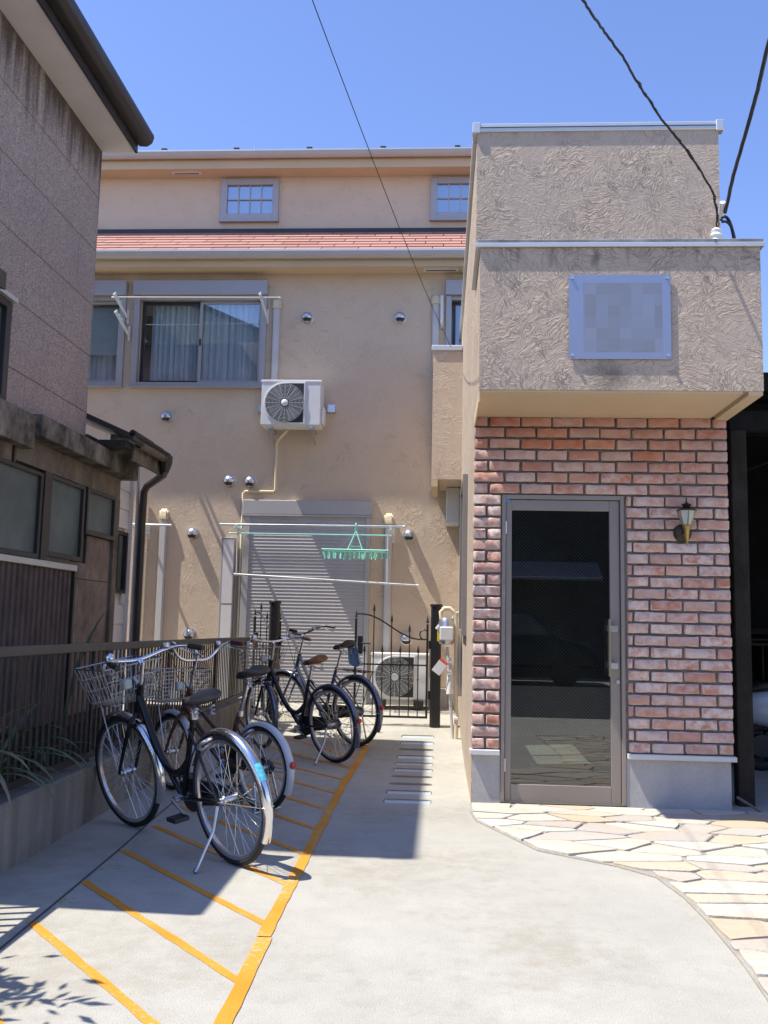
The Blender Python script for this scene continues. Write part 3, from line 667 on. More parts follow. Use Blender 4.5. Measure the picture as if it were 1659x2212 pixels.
# narrow window in the sunny side wall
sw = part(MB().box(TX0 - .045, TX0 + .10, SW[0] - .03, SW[0] + .03, SW[2], SW[3]).box(TX0 - .045, TX0 + .10, SW[1] - .03, SW[1] + .03, SW[2], SW[3]).box(TX0 - .045, TX0 + .10, SW[0] + .03, SW[1] - .03, SW[2], SW[2] + .05).box(TX0 - .045, TX0 + .10, SW[0] + .03, SW[1] - .03, SW[3] - .05, SW[3]).box(TX0 - .02, TX0 + .06, 8.80, 8.85, SW[2] + .05, SW[3] - .05), 'side_window', mDoor, tow, bevel=.004)
part(MB().box(TX0 + .03, TX0 + .036, SW[0] + .03, SW[1] - .03, SW[2] + .05, SW[3] - .05), 'pane', mGlassWin, sw)
# sign plate
sg = thing('sign_plate', 'square brushed metal sign plate on four stand-off bolts on the canopy box', 'sign', (1.145, BY - .03, 3.26))
part(MB().box(.816, 1.475, BY - .014, BY - .008, 2.976, 3.545), 'plate', mSign, sg, bevel=.001)
for x in (.838, 1.453):
    for z in (3.0, 3.521): part(MB().cyl((x, BY - .024, z), (x, BY + .002, z), .011, 10), 'bolt', mSteel, sg, smooth=40)
# wall lantern
lx, lz = 1.73, 1.985
ln = thing('wall_lantern', 'brass and bronze coach lantern with frosted panes on the brick wall', 'lamp', (lx, TY, lz - .15))
part(MB().lathe([(.001, .03), (.045, .028), (.062, .012), (.066, 0)], 24, Matrix.Translation((lx - .012, TY - .026, lz - .065)) @ Matrix.Rotation(rad(90), 4, 'X')), 'backplate', mBronze, ln, smooth=50)
part(MB().tube([(lx - .012, TY - .03, lz - .075), (lx - .01, TY - .07, lz - .085), (lx, TY - .105, lz - .07)], .011, 8), 'arm', mBrass, ln, smooth=60)
cx_, cy_ = lx, TY - .105; Mt = Matrix.Translation((cx_, cy_, lz))
stem = part(MB().lathe([(.001, -.165), (.008, -.155), (.011, -.145), (.006, -.135), (.012, -.12), (.018, -.055), (.024, -.045), (.030, -.03), (.032, -.02), (.028, -.012), (.001, -.012)], 14, Mt), 'stem', mBrass, ln, smooth=50)
part(MB().lathe([(.0325, -.012), (.060, .085), (.061, .086), (.001, .087)], 6, Mt @ Matrix.Rotation(rad(30), 4, 'Z')), 'glass_shade', mMilk, ln)
rbm = MB()
for q in range(6):
    a = rad(30 + 60*q); rbm.cyl((cx_ + .034*math.cos(a), cy_ + .034*math.sin(a), lz - .012), (cx_ + .062*math.cos(a), cy_ + .062*math.sin(a), lz + .088), .0042, 5)
part(rbm, 'rib', mBrass, ln)
rfm = part(MB().lathe([(.001, .165), (.004, .160), (.006, .150), (.012, .142), (.036, .132), (.030, .122), (.022, .118), (.030, .108), (.062, .094), (.072, .088), (.060, .086), (.001, .086)], 12, Mt), 'cap', mBronze, ln, smooth=35)
part(MB().lathe([(.001, .185), (.004, .178), (.006, .170), (.003, .163)], 8, Mt), 'finial', mBronze, rfm, smooth=60)

# ------------------------------------------------------------------ house on the left (1.167 times the camera-true distance)
HX = -3.5
hs = thing('old_house', 'old two-storey house with sooty mottled panels and dark eave', 'house', (HX - 2, 6.5, 0))
part(MB().box(-9, HX - .022, 4.6, 8.72, 2.86, 5.95), 'wall_core', mJoint, hs)
part(MB().box(-9, HX - .03, 4.3, 9.74, 0, 2.9), 'lower_wall_core', mJoint, hs)
zr = [5.95, 5.43, 4.88, 4.32, 3.80, 3.23, 2.86]; pl_ = .80
for r, (zt, zb) in enumerate(zip(zr, zr[1:])):
    y = 8.735; first = True
    off = (.30, .62, .42, .70, .26, .55)[r]; cut = [8.735] + [8.735 - off - pl_*i for i in range(6)]
    for a, b in zip(cut, cut[1:]):
        if b < 4.7: continue
        bz = zb
        if b < 6.98 and zb < 3.75 and zt < 3.85: 
            if a < 7.05: continue
            b = 6.99
        part(MB().box(HX - .02, HX, b + .003, a - .003, zb + .003, zt - .003), 'wall_panel', mPanel, hs, bevel=.003)
part(MB().box(-9, HX - .001, 8.736, 8.75, 2.86, 5.95), 'end_wall', mPanel, hs)
# edge window upstairs
w = part(MB().box(HX - .02, HX + .05, 6.90, 6.985, 2.88, 3.72).box(HX - .02, HX + .05, 5.5, 6.90, 2.88, 2.95).box(HX - .02, HX + .05, 5.5, 6.90, 3.66, 3.72), 'window', mDkBrown, hs, bevel=.006)
part(MB().box(HX - .01, HX + .085, 5.45, 7.0, 3.722, 3.76), 'window_head', mAlu, w); part(MB().box(HX - .018, HX + .0, 5.5, 6.9, 2.95, 3.66), 'pane', mFrost, w)
# eave and gutter
part(MB().box(HX - .02, -3.165, 4.32, 8.765, 5.945, 5.965), 'soffit', mSiding, hs); 
part(MB().box(-3.163, -3.14, 4.32, 8.77, 5.935, 6.16), 'fascia', mDkBrown, hs)
part(MB().prism([(-3.14, 6.02), (-3.14, 6.14), (-2.985, 6.14), (-2.985, 6.10), (-3.0, 6.05), (-3.05, 6.015)], 'y', 4.30, 8.80), 'gutter', mDkBrown, hs, bevel=.008)
part(MB().prism([(-2.995, 6.145), (-5.8, 7.35), (-9.2, 5.9), (-9.2, 5.8), (-5.8, 7.2), (-3.12, 6.10)], 'y', 4.32, 8.78), 'roof', mDkBrown, hs)
# lower storey: lintel ledge, windows, corrugated storm shutter, panels
part(MB().box(HX - .01, -3.31, 7.35, 9.82, 2.715, 2.90), 'ledge', mLedge, hs, bevel=.006)
part(MB().box(HX - .01, -3.36, 4.5, 7.345, 2.60, 2.88), 'ledge', mLedge, hs, bevel=.006)
part(MB().box(HX - .01, HX + .02, 8.76, 9.78, 2.905, 3.02), 'trim_board', mTrimBrown, hs)
part(MB().box(HX - .02, HX + .03, 7.20, 9.73, 2.50, 2.712), 'lintel', mTrimBrown, hs)
part(MB().box(HX - .02, HX + .04, 4.5, 7.195, 2.46, 2.70), 'lintel', mTrimBrown, hs)
part(MB().box(HX - .02, HX + .06, 7.16, 7.20, 2.47, 2.86), 'bracket', mPipeDk, hs)
def lowwin(y0, y1, z0, z1, n=1):
    w = part(MB().box(HX - .02, HX + .045, y0, y0 + .045, z0, z1).box(HX - .02, HX + .045, y1 - .045, y1, z0, z1).box(HX - .02, HX + .045, y0 + .045, y1 - .045, z0, z0 + .045).box(HX - .02, HX + .045, y0 + .045, y1 - .045, z1 - .035, z1), 'window', mDkBrown, hs, bevel=.004)
    part(MB().box(HX - .015, HX + .012, y0 + .045, y1 - .045, z0 + .045, z1 - .035), 'pane', mFrost, w); return w
lowwin(6.2, 7.78, 1.72, 2.47); lowwin(7.92, 8.74, 1.76, 2.49); lowwin(8.80, 9.60, 2.04, 2.50)
part(MB().box(HX - .02, HX + .055, 7.785, 7.915, 1.70, 2.49), 'post', mDkBrown, hs)
part(MB().box(HX - .02, HX + .035, 9.605, 9.735, .3, 2.498), 'corner_board', mTrimBrown, hs)
for (a, b, c, d) in ((8.53, 8.955, 1.60, 1.755), (8.96, 9.60, 1.60, 2.035), (8.53, 8.80, .3, 1.595), (8.805, 9.23, .3, 1.595), (9.235, 9.60, .3, 1.595)):
    part(MB().box(HX - .02, HX, a, b, c, d), 'wall_panel', mPanelLow, hs, bevel=.003)
sb = part(MB().box(HX - .02, HX + .10, 4.6, 8.50, 1.655, 1.71), 'storm_shutter', mAlu, hs, bevel=.004, label='pale metal rail over brown corrugated storm shutter')
m = MB(); P = []; y = 4.6; k_ = 0
while y < 8.47: P.append((y, HX + (.075, .075, .05, .05)[k_ % 4])); y += (.05, .012, .028, .012)[k_ % 4]; k_ += 1
for (a, b), (c, d) in zip(P, P[1:]): m.quad((b, a, .3), (d, c, .3), (d, c, 1.654), (b, a, 1.654))
part(m, 'corrugated_sheet', mCorr, sb); part(MB().box(HX - .02, HX + .09, 8.472, 8.512, .3, 1.654), 'shutter_jamb', mDkBrown, sb)
part(MB().box(HX - .02, HX + .02, 6.2, 8.5, 1.712, 1.76), 'sill', mTrimBrown, hs)
# pale clapboard annex with its own small roof, gutter and downpipe
ax = part(MB().box(-7, HX - .125, 9.745, 10.42, 0, 3.05), 'annex_wall', mSiding, hs)
zz = .3; i = 0
while zz < 3.2:
    h2 = min(.215, 3.25 - zz)
    for a, b in ((9.75, 10.40),):
        if zz + h2 > 1.50 and zz < 2.19: 
            for c, d in ((9.75, 9.79), (10.31, 10.40)): part(MB().prism([(HX - .12, zz), (HX - .085, zz), (HX - .10, zz + h2), (HX - .12, zz + h2)], 'y', c, d), 'board', mSiding, ax)
        else: part(MB().prism([(HX - .12, zz), (HX - .085, zz), (HX - .10, zz + h2 - .002), (HX - .12, zz + h2 - .002)], 'y', a, b), 'board', mSiding, ax)
    zz += .215
w = part(MB().box(HX - .12, HX - .05, 9.79, 9.83, 1.50, 2.19).box(HX - .12, HX - .05, 10.27, 10.31, 1.50, 2.19).box(HX - .12, HX - .05, 9.83, 10.27, 1.50, 1.54).box(HX - .12, HX - .05, 9.83, 10.27, 2.15, 2.19).box(HX - .12, HX - .06, 10.03, 10.06, 1.54, 2.15), 'window', mDkBrown, ax, bevel=.003)
part(MB().box(HX - .118, HX - .10, 9.83, 10.27, 1.54, 2.15), 'pane', mFrost, w)
part(MB().box(HX - .12, HX - .06, 10.402, 10.45, 0, 3.1), 'corner_board', mSiding, ax)
lr = part(MB().prism([(-3.02, 3.02), (-4.4, 3.62), (-4.4, 3.55), (-3.02, 2.97)], 'y', 8.755, 10.0), 'lean_to_roof', mDkBrown, hs)
part(MB().box(HX - .1, -3.10, 8.76, 9.0, 2.905, 2.965), 'soffit_dark', mPod, lr); part(MB().box(-3.12, -3.095, 9.0, 9.98, 2.80, 2.962), 'fascia', mLedge, lr); part(MB().box(HX - .1, -3.125, 9.0, 9.98, 2.90, 2.96), 'soffit', mLedge, lr)
for i in range(3): 
    part(MB().lathe([(.05, 0), (.05, .30)], 12, Matrix.Translation((-3.035, 8.98 + i*.31, 2.975)) @ Matrix.Rotation(rad(-90), 4, 'X'), math.pi*0, math.pi), 'gutter', mTrimBrown, lr, smooth=60)
for i, (a, b) in enumerate(((8.755, 9.35), (9.355, 9.72), (9.725, 10.0))): part(MB().tube([(-3.03, a, 3.035), (-3.03, b, 3.035)], .032 - .006*i, 10), 'eave_tile', mSnow, lr, smooth=50)
dp = part(MB().tube([(-3.03, 9.86, 2.97), (-3.03, 9.86, 2.86), (-3.07, 9.95, 2.81), (-3.38, 10.36, 2.74), (-3.44, 10.44, 2.68), (-3.45, 10.45, 2.5), (-3.45, 10.45, .1)], .042, 10), 'downpipe', mPipeDk, hs, smooth=50)
part(MB().lathe([(.04, -.16), (.075, -.06), (.08, .02)], 10, Matrix.Translation((-3.03, 9.87, 2.98))), 'hopper', mPipeDk, dp, smooth=30)
part(MB().cyl((-3.52, 10.47, .1), (-3.52, 10.47, 3.0), .02, 8), 'conduit', mPipe, hs)
# porch roof at the street end (its shade falls across the bays)
pr_ = thing('porch', 'low tiled porch roof at the street end of the old house', 'porch', (-3.2, 3.9, 0))
part(MB().prism([(-2.47, 3.16), (-4.6, 3.75), (-4.6, 3.65), (-2.47, 3.06)], 'y', 3.63, 4.9), 'roof', mDkBrown, pr_)
for y in (3.75, 4.3): part(MB().box(-3.5, -3.4, y, y + .1, 0, 3.3), 'post', mTrimBrown, pr_)
part(MB().box(-9, -3.0, 4.95, 5.0, 0, 3.0), 'side_wall', mPanelLow, pr_)

# ------------------------------------------------------------------ kerb wall, fence and plants on the left
kerb = solo(MB().prism([(-2.04, 2.0), (-2.125, 6.0), (-2.215, 11.3), (-2.42, 11.3), (-2.34, 2.0)], 'z', -.05, .33), 'kerb_wall', mCurb, 'low stained concrete kerb wall under the slatted fence', 'wall', bevel=.015)
part(MB().box(-3.45, -2.41, 2.0, 11.0, -.02, .22), 'soil', mSoil, None, kind='structure')
fx = lambda y: -2.15 - .017*(y - 3.5); fz = lambda y: -.008*(y - 4.5)
fn = thing('slatted_fence', 'dark bronze metal fence of narrow upright slats on the kerb wall', 'fence', (-2.28, 6.5, .33))
part(MB().add([(fx(2.3)-.012,2.3,.36),(fx(2.3)+.012,2.3,.36),(fx(11)+.012,11,.36),(fx(11)-.012,11,.36),(fx(2.3)-.012,2.3,.40),(fx(2.3)+.012,2.3,.40),(fx(11)+.012,11,.40),(fx(11)-.012,11,.40)], [(0,3,2,1),(4,5,6,7),(0,1,5,4),(1,2,6,5),(2,3,7,6),(3,0,4,7)]), 'bottom_rail', mFence, fn)
cuts = [2.3, 4.05, 5.85, 7.65, 9.4, 11.0]
for a, b in zip(cuts, cuts[1:]):
    m = MB(); v = []
    for z in (1.035, 1.085):
        for y in (a + .002, b - .002): v += [(fx(y)-.030, y, z + fz(y)), (fx(y)+.030, y, z + fz(y))]
    m.add(v, [(0,2,3,1),(4,5,7,6),(0,1,5,4),(2,6,7,3),(0,4,6,2),(1,3,7,5)]); part(m, 'cap_rail', mFenceCap, fn, bevel=.004)
slat = MB().box(-.004, .004, -.013, .013, 0, .64); slat_me = mesh(slat, 'slat', mFence, bevel=.002)
y = 2.36
while y < 10.95: inst(slat_me, 'slat', fn, (fx(y), y, .398), None, (1, 1, (.64 + fz(y))/.64)); y += .083
for y in (2.33, 4.05, 5.85, 7.65, 9.4, 10.97): part(MB().box(fx(y)-.025, fx(y)-.009, y-.02, y+.02, .3, 1.034 + fz(y)), 'post', mFence, fn)

def strap_leaf(base, az, L, w, droop, lift, mat):
    m = MB(); P = []; d = Vector((math.cos(az), math.sin(az), 0)); sd = Vector((-d.y, d.x, 0)); p = Vector(base); e = lift
    n = 9
    for i in range(n+1):
        t = i/n; ww = w*(math.sin(math.pi*min(1, .25 + .75*t))**.7)*(1 if t < .98 else .1); P.append((p.copy(), ww, e)); p = p + (d*math.cos(e) + Vector((0,0,1))*math.sin(e))*L/n; e -= droop/n
    for (a, wa, ea), (b, wb_, eb) in zip(P, P[1:]):
        ua = Vector((0,0,1))*math.cos(ea)*.25*wa; ub = Vector((0,0,1))*math.cos(eb)*.25*wb_
        m.quad(a - sd*wa + ua, a, b, b - sd*wb_ + ub); m.quad(a, a + sd*wa + ua, b + sd*wb_ + ub, b)
    return m
rp = random.Random(3)
for i, (px_, py_, nl, lab) in enumerate(((-2.42, 4.62, 12, 'strap-leaved green plant pushing pale leaves through the fence near the street'), (-2.44, 5.0, 11, 'strap-leaved plant behind the fence with arching drooping leaves'), (-2.46, 5.45, 8, 'smaller strap-leaved plant behind the fence beside the bicycle basket'))):
    t = thing('strap_leaf_plant', lab, 'plant', (px_, py_, .22), 'plants behind the slatted fence')
    for q in range(nl):
        az = rp.uniform(-1.3, .9) if q % 3 else rp.uniform(0, 6.28)
        part(strap_leaf((px_ + rp.uniform(-.05,.05), py_ + rp.uniform(-.12,.12), .22), az, rp.uniform(.6, .95), rp.uniform(.013, .024), rp.uniform(1.2, 2.8), rp.uniform(1.15, 1.5), mLeaf if rp.random() < .75 else mLeafDry), 'leaf', mLeaf if rp.random() < .75 else mLeafDry, t, smooth=60)
t = thing('tall_blade_plant', 'single long grey-green blade rising above the fence rail', 'plant', (-2.75, 6.9, .22), 'plants behind the slatted fence')
part(strap_leaf((-2.75, 6.75, .22), 1.4, 1.25, .018, .9, 1.5, mLeaf), 'leaf', mLeaf, t, smooth=60)
# shrub at the street corner whose leaves throw their shade on the bays
tr = thing('corner_shrub', 'leafy shrub at the street end of the fence casting leaf shadows', 'shrub', (-2.62, 2.95, 0))
part(MB().tube([(-2.62, 2.95, 0), (-2.60, 2.97, .7), (-2.54, 2.95, 1.1), (-2.36, 2.92, 1.4)], [.035, .028, .018, .006], 8), 'trunk', mBark, tr, smooth=60)
for q in range(4):
    part(MB().tube([(-2.58, 2.9, .9 + .1*q), (-2.42, 2.84 + .06*q, 1.25 + .05*q), (-2.24 + .03*q, 2.80 + .10*q, 1.40 + .04*q)], [.012, .007, .003], 6), 'branch', mBark, tr)
lm = MB(); rl = random.Random(11)
for q in range(130):
    c_ = Vector((-2.20 + rl.gauss(0, .14), 2.92 + rl.gauss(0, .13), 1.43 + rl.gauss(0, .10))); az = rl.uniform(0, 6.28); d = Vector((math.cos(az), math.sin(az), rl.uniform(-.5, .3))).normalized(); sd = d.cross(Vector((rl.uniform(-.4,.4), rl.uniform(-.4,.4), 1))).normalized(); L = rl.uniform(.07, .13); w_ = L*.16
    lm.add([c_, c_ + d*L*.45 + sd*w_, c_ + d*L, c_ + d*L*.45 - sd*w_], [(0,1,2,3)])
part(lm, 'crown', mLeaf2, tr, kind='stuff')

# ------------------------------------------------------------------ air conditioners
def ac_unit(name, label, x0, x1, yf, z0, z1, brackets):
    t = thing(name, label, 'air conditioner', ((x0+x1)/2, yf + .15, z0), 'outdoor air conditioner units')
    body = part(MB().box(x0, x1, yf, yf + .29, z0, z1), 'body', mWhite, t, bevel=.012, seg=2, smooth=40)
    part(MB().box(x0 - .006, x1 + .006, yf - .006, yf + .296, z1 - .028, z1 + .004), 'top_cover', mWhite, body, bevel=.006)
    h = z1 - z0; R = h*.44; cx, cz = x0 + R + .05, (z0+z1)/2 - .005; hub = (cx, cz)
    def outline(k): 
        r_ = R*k; return [(cx + r_*.95, cz - r_), (cx + r_*.95, cz + r_)] + [(cx + r_*math.cos(a), cz + r_*math.sin(a)) for a in (math.pi/2 + math.pi*q/18 for q in range(19))]
    part(MB().prism(outline(1.06)[::-1], 'y', yf - .014, yf - .002), 'grille_frame', mWhite, t, bevel=.004)
    part(MB().prism(outline(.985)[::-1], 'y', yf - .0152, yf - .0142), 'fan_well', mPod, t)
    bl = MB()
    for q in range(4):
        a = q*math.pi/2 + .4
        bl.add([(cx + .3*R*math.cos(a+.0), yf - .0160, cz + .3*R*math.sin(a+.0)), (cx + .92*R*math.cos(a-.18), yf - .0165, cz + .92*R*math.sin(a-.18)), (cx + .92*R*math.cos(a+.55), yf - .0156, cz + .92*R*math.sin(a+.55)), (cx + .3*R*math.cos(a+.7), yf - .0156, cz + .3*R*math.sin(a+.7))], [(0,1,2,3)])
    part(bl, 'fan_blade', simple(name + '_blade', (.10, .13, .12), .5), t)
    g = MB()
    for q in range(4, 15): g.ring((cx, yf - .022, cz), R*q/14.6, .0024, 'y', 40, 4)
    for q in range(20):
        a = q*math.pi/10; g.cyl((cx + .2*R*math.cos(a), yf - .023, cz + .2*R*math.sin(a)), (cx + .96*R*math.cos(a), yf - .023, cz + .96*R*math.sin(a)), .0026, 4)
    part(g, 'fan_guard', mWhite, t, kind='stuff')
    part(MB().lathe([(.001, .008), (.04, .006), (.046, 0)], 20, Matrix.Translation((cx, yf - .024, cz)) @ Matrix.Rotation(rad(90), 4, 'X')), 'hub', mWhite, t, smooth=50)
    part(MB().box(x1 + .0, x1 + .035, yf + .06, yf + .25, z0 + .04, z0 + .26), 'valve_cover', mWhite, t, bevel=.01)
    for x in (x0 + .12, x1 - .12):
        if brackets:
            part(MB().box(x - .02, x + .02, yf + .02, FY - .001, z0 - .035, z0 - .001), 'bracket', mSteel, t); part(MB().tube([(x, yf + .06, z0 - .03), (x, FY - .02, z0 - .16)], .012, 6), 'brace', mSteel, t)
        else: part(MB().box(x - .06, x + .06, yf - .02, yf + .31, z0 - .10, z0 - .001), 'foot', mPod, t, bevel=.006)
    return t
ac_unit('wall_air_conditioner', 'white air conditioner unit on wall brackets beside the upstairs window', -2.335, -1.56, 11.55, 3.72, 4.31, True)
for x in (-2.40, -1.47): part(MB().box(x - .05, x + .05, FY - .08, FY - .001, 3.98, 4.08), 'wall_bracket', mSteel, apt)
ac_unit('ground_air_conditioner', 'white air conditioner unit on the ground behind the iron gate', -.84, -.13, 11.55, .30, .86, False)
solo(MB().box(-.13, .10, 11.75, 11.97, .17, .42), 'concrete_block', mPlinth, 'small grey block on the ground beside the ground air conditioner', 'block', bevel=.01)

# ------------------------------------------------------------------ laundry poles, brackets and the peg hanger
def arm(x, z, y1=11.15, rise=0.):
    L = FY - y1; ar = part(MB().tube([(x, FY - .02, z - .02), (x, y1, z + rise)], .020, 6, flat=.55), 'laundry_arm', mWhite, apt)
    part(MB().box(x - .018, x + .018, FY - .03, FY - .001, z - .10, z + .10), 'wall_plate', mWhite, ar, bevel=.004)
    for q in range(3):
        f = .55 + .17*q; yy = FY - L*f; part(MB().ring((x, yy, z - .02 + (rise + .02)*f + .03), .026, .007, 'x', 14, 5), 'loop', mGreen, ar)
for a_ in ((-2.52, 2.36), (-.62, 2.36), (-3.86, 2.36, 11.3), (-4.30, 5.30, 11.42, .12), (-4.27, 5.06, 11.42, .12), (-2.38, 5.30, 11.42, .12)): arm(*a_)
def pole(a, b, r, lab, mat=mSteel):
    t = thing('laundry_pole', lab, 'pole', a, 'laundry poles'); a, b = Vector(a), Vector(b); d = (b - a).normalized()
    part(MB().cyl(a, b, r, 10), 'tube', mat, t, smooth=50)
    for p, q in ((a, -1), (b, 1)): part(MB().cyl(p + d*q*.0, p + d*q*.03, r*1.15, 10), 'end_cap', mWhite, t, smooth=50)
pole((-2.69, 11.2, 2.395), (-.47, 11.2, 2.40), .014, 'steel laundry pole above the roller shutter carrying the mint peg hanger')
pole((-2.60, 11.32, 2.30), (-.62, 11.32, 2.30), .008, 'thin mint laundry rod behind the upper steel pole', mGreen)
pole((-2.49, 11.2, 1.785), (-.29, 11.2, 1.69), .012, 'steel laundry pole hanging low and tilted across the shutter', mAlu)
pole((-4.33, 11.5, 5.40), (-2.15, 11.5, 5.395), .009, 'steel laundry pole across the upstairs window', mPipe)
pole((-3.86, 11.35, 2.395), (-3.40, 11.35, 2.39), .013, 'short pale laundry pole sticking out past the old house downpipe', mAlu)
for x, zt, zb, lab in ((-2.49, 2.34, 1.79, 'grey hanging strap holding the low pole at the shutter pocket'), (-.64, 2.33, 1.71, 'grey hanging strap holding the low pole beside the pipe duct')): solo(MB().tube([(x, 11.2, zt), (x - .005, 11.2, (zt+zb)/2), (x, 11.2, zb)], .010, 6), 'hanging_strap', mPipe, lab, 'strap', 'hanging straps')
hg = thing('peg_hanger', 'mint plastic peg hanger with dangling clothes pegs on the steel pole', 'hanger', (-1.035, 11.2, 2.06)); hx, hz = -1.035, 2.10
part(MB().ring((hx, 11.2, 2.40), .032, .008, 'x', 16, 6), 'hook', mGreen, hg); part(MB().box(hx - .02, hx + .02, 11.19, 11.21, 2.34, 2.385), 'clip', mGreen, hg, bevel=.004)
m = MB()
m.tube([(hx - .40, 11.10, hz), (hx + .40, 11.10, hz - .005), (hx + .40, 11.32, hz - .005), (hx - .40, 11.32, hz)], .012, 6, closed=True); part(m, 'frame', mGreen, hg)
part(MB().box(hx - .39, hx + .39, 11.195, 11.215, hz - .01, hz + .01), 'cross_bar', mGreen, hg)
for sx in (-1, 1):
    for yy in (11.1, 11.3): part(MB().tube([(hx, 11.2, 2.345), (hx + sx*.09, yy, hz)], .006, 5), 'stay', mGreen, hg)
    part(MB().tube([(hx, 11.2, 2.345), (hx + sx*.22, 11.2, hz)], .003, 4), 'chain', mSteel, hg)
part(MB().box(hx - .055, hx + .055, 11.17, 11.19, hz + .04, hz + .052), 'brace', mGreen, hg)
pegm = MB().box(-.007, -.001, -.006, .006, -.07, 0).box(.001, .007, -.006, .006, -.068, .002); pegm.box(-.011, .011, -.004, .004, -.03, -.022)
peg_me = mesh(pegm, 'peg', mGreen); rr_ = random.Random(2)
for q in range(13):
    for yy in (11.1, 11.32): inst(peg_me, 'peg', hg, (hx - .385 + q*.064, yy, hz - .016 - rr_.uniform(0, .012)), (rr_.uniform(-.2,.2), rr_.uniform(-.45,.45), rr_.uniform(-.8,.8)), (1.3, 1.3, 1.15))

# ------------------------------------------------------------------ wrought-iron gate
GYy = 10.42
def gpost(x, lab):
    t = thing('gate_post', lab, 'post', (x, GYy, gz(GYy)), 'black gate posts')
    part(MB().cyl((x, GYy, gz(GYy) - .02), (x, GYy, 1.425), .060, 20), 'shaft', mBlack, t, smooth=40); part(MB().cyl((x, GYy, 1.425), (x, GYy, 1.455), .070, 20), 'cap', mBlack, t, smooth=40, bevel=.004)
gpost(-.04, 'black round gate post beside the gas meter'); gpost(-1.86, 'black round gate post behind the parked bicycles')
def leaf(lab, hinge, ang, flip):
    t = thing('gate_leaf', lab, 'gate', hinge, 'wrought-iron gate leaves', local=True); t.rotation_euler.z = ang; Wd = .80; s_ = -1 if flip else 1
    X = lambda v: s_*v                                                        # v runs from the hinge stile to the free stile
    zt = lambda v: 1.06 + .27*(.5 - .5*math.cos(math.pi*min(1, max(0, (v-.08)/.66)))) - gz(GYy)
    for v, top in ((0, 1.20), (Wd, 1.25)): part(MB().box(X(v) - .012, X(v) + .012, -.012, .012, .09, top - gz(GYy) + .03), 'stile', mBlack, t)
    part(MB().tube([(X(v*Wd/16), 0, zt(v*Wd/16)) for v in range(17)], .009, 6), 'top_rail', mBlack, t, smooth=60)
    part(MB().tube([(X(.03 + .055*math.cos(a)*(1 - a/9)), 0, zt(0) + .06 + .055*math.sin(a)*(1 - a/9)) for a in (-1.57 + q*.38 for q in range(15))], .008, 6), 'scroll', mBlack, t, smooth=60)
    part(MB().box(min(X(0), X(Wd)), max(X(0), X(Wd)), -.008, .008, .66, .676), 'mid_rail', mBlack, t); part(MB().box(min(X(0), X(Wd)), max(X(0), X(Wd)), -.010, .010, .09, .112), 'bottom_rail', mBlack, t)
    def bar(v, top):
        x = X(v); b = part(MB().cyl((x, 0, .10), (x, 0, top), .0065, 6), 'bar', mBlack, t)
        part(MB().lathe([(.0065, 0), (.018, .006), (.012, .02), (.014, .03), (.001, .085)], 6, Matrix.Translation((x, 0, top))), 'spear', mBlack, b)
        part(MB().lathe([(.007, 0), (.012, .012), (.007, .024)], 6, Matrix.Translation((x, 0, top*.62))), 'knot', mBlack, b)
    for v in (.20, .40, .60): bar(v, zt(v) + .06)
    for v in (.10, .30, .50, .70): bar(v, .80)
    for v, top in ((0, 1.24), (Wd, 1.29)): part(MB().lathe([(.0065, 0), (.018, .006), (.012, .02), (.001, .085)], 6, Matrix.Translation((X(v), 0, top - gz(GYy)))), 'spear', mBlack, t)
    lk = part(MB().box(X(Wd - .05) - .03, X(Wd - .05) + .03, -.02, .02, .78, .98), 'latch', mBlack, t, bevel=.004); part(MB().tube([(X(Wd - .06), -.03, .90), (X(Wd - .17), -.03, .895)], .009, 6), 'lever', mBlack, lk)
    for z in (.30, .85): part(MB().cyl((X(-.03), 0, z), (X(-.03), 0, z + .09), .016, 8), 'hinge', mBlack, t)
leaf('closed wrought-iron gate leaf with spear tips in front of the ground air conditioner', (-.135, GYy, gz(GYy)), 0, True)
leaf('open wrought-iron gate leaf swung back behind the gate post', (-1.80, GYy + .02, gz(GYy)), rad(122), False)

# ------------------------------------------------------------------ gas meter on the tower's sunny wall
gm = thing('gas_meter', 'silver gas meter with pipes and a red and white tag on the tower side wall', 'gas meter', (.15, 9.75, gz(9.75)))
gy = 9.75
part(MB().lathe([(.001, 0), (.07, .01), (.085, .05), (.09, .12), (.095, .13), (.095, .15), (.088, .16), (.085, .23), (.06, .28), (.001, .29)], 18, Matrix.Translation((.07, gy, 1.02))), 'meter_body', mSteel, gm, smooth=40)
part(MB().box(.0, .14, gy - .115, gy - .07, 1.07, 1.21), 'counter', mWhite, gm, bevel=.01)
part(MB().tube([(.02, gy, 1.28), (.01, gy, 1.36), (.05, gy, 1.40), (.10, gy, 1.40), (.15, gy, 1.36), (.17, gy, 1.25), (.175, gy, .9), (.17, gy, .55), (.185, gy, .3), (.18, gy, gz(gy))], .023, 8), 'pipe', mCream, gm, smooth=60)
part(MB().tube([(.13, gy, 1.28), (.15, gy, 1.34), (.19, gy, 1.36), (.215, gy, 1.30), (.215, gy, .5)], .018, 8), 'riser', mPipe, gm, smooth=60)
part(MB().tube([(.08, gy - .02, 1.0), (.10, gy - .03, .8), (.11, gy, .6), (.13, gy, .30), (.15, gy, gz(gy))], .016, 8), 'feed_pipe', mPipe, gm, smooth=60)
part(MB().cyl((.105, gy - .03, .52), (.112, gy - .005, .72), .030, 12), 'sleeve', mWhite, gm, smooth=50)
for z in (.86, .74): part(MB().cyl((.085, gy - .03, z), (.125, gy - .03, z), .030, 10), 'valve', mSteel, gm, smooth=50)
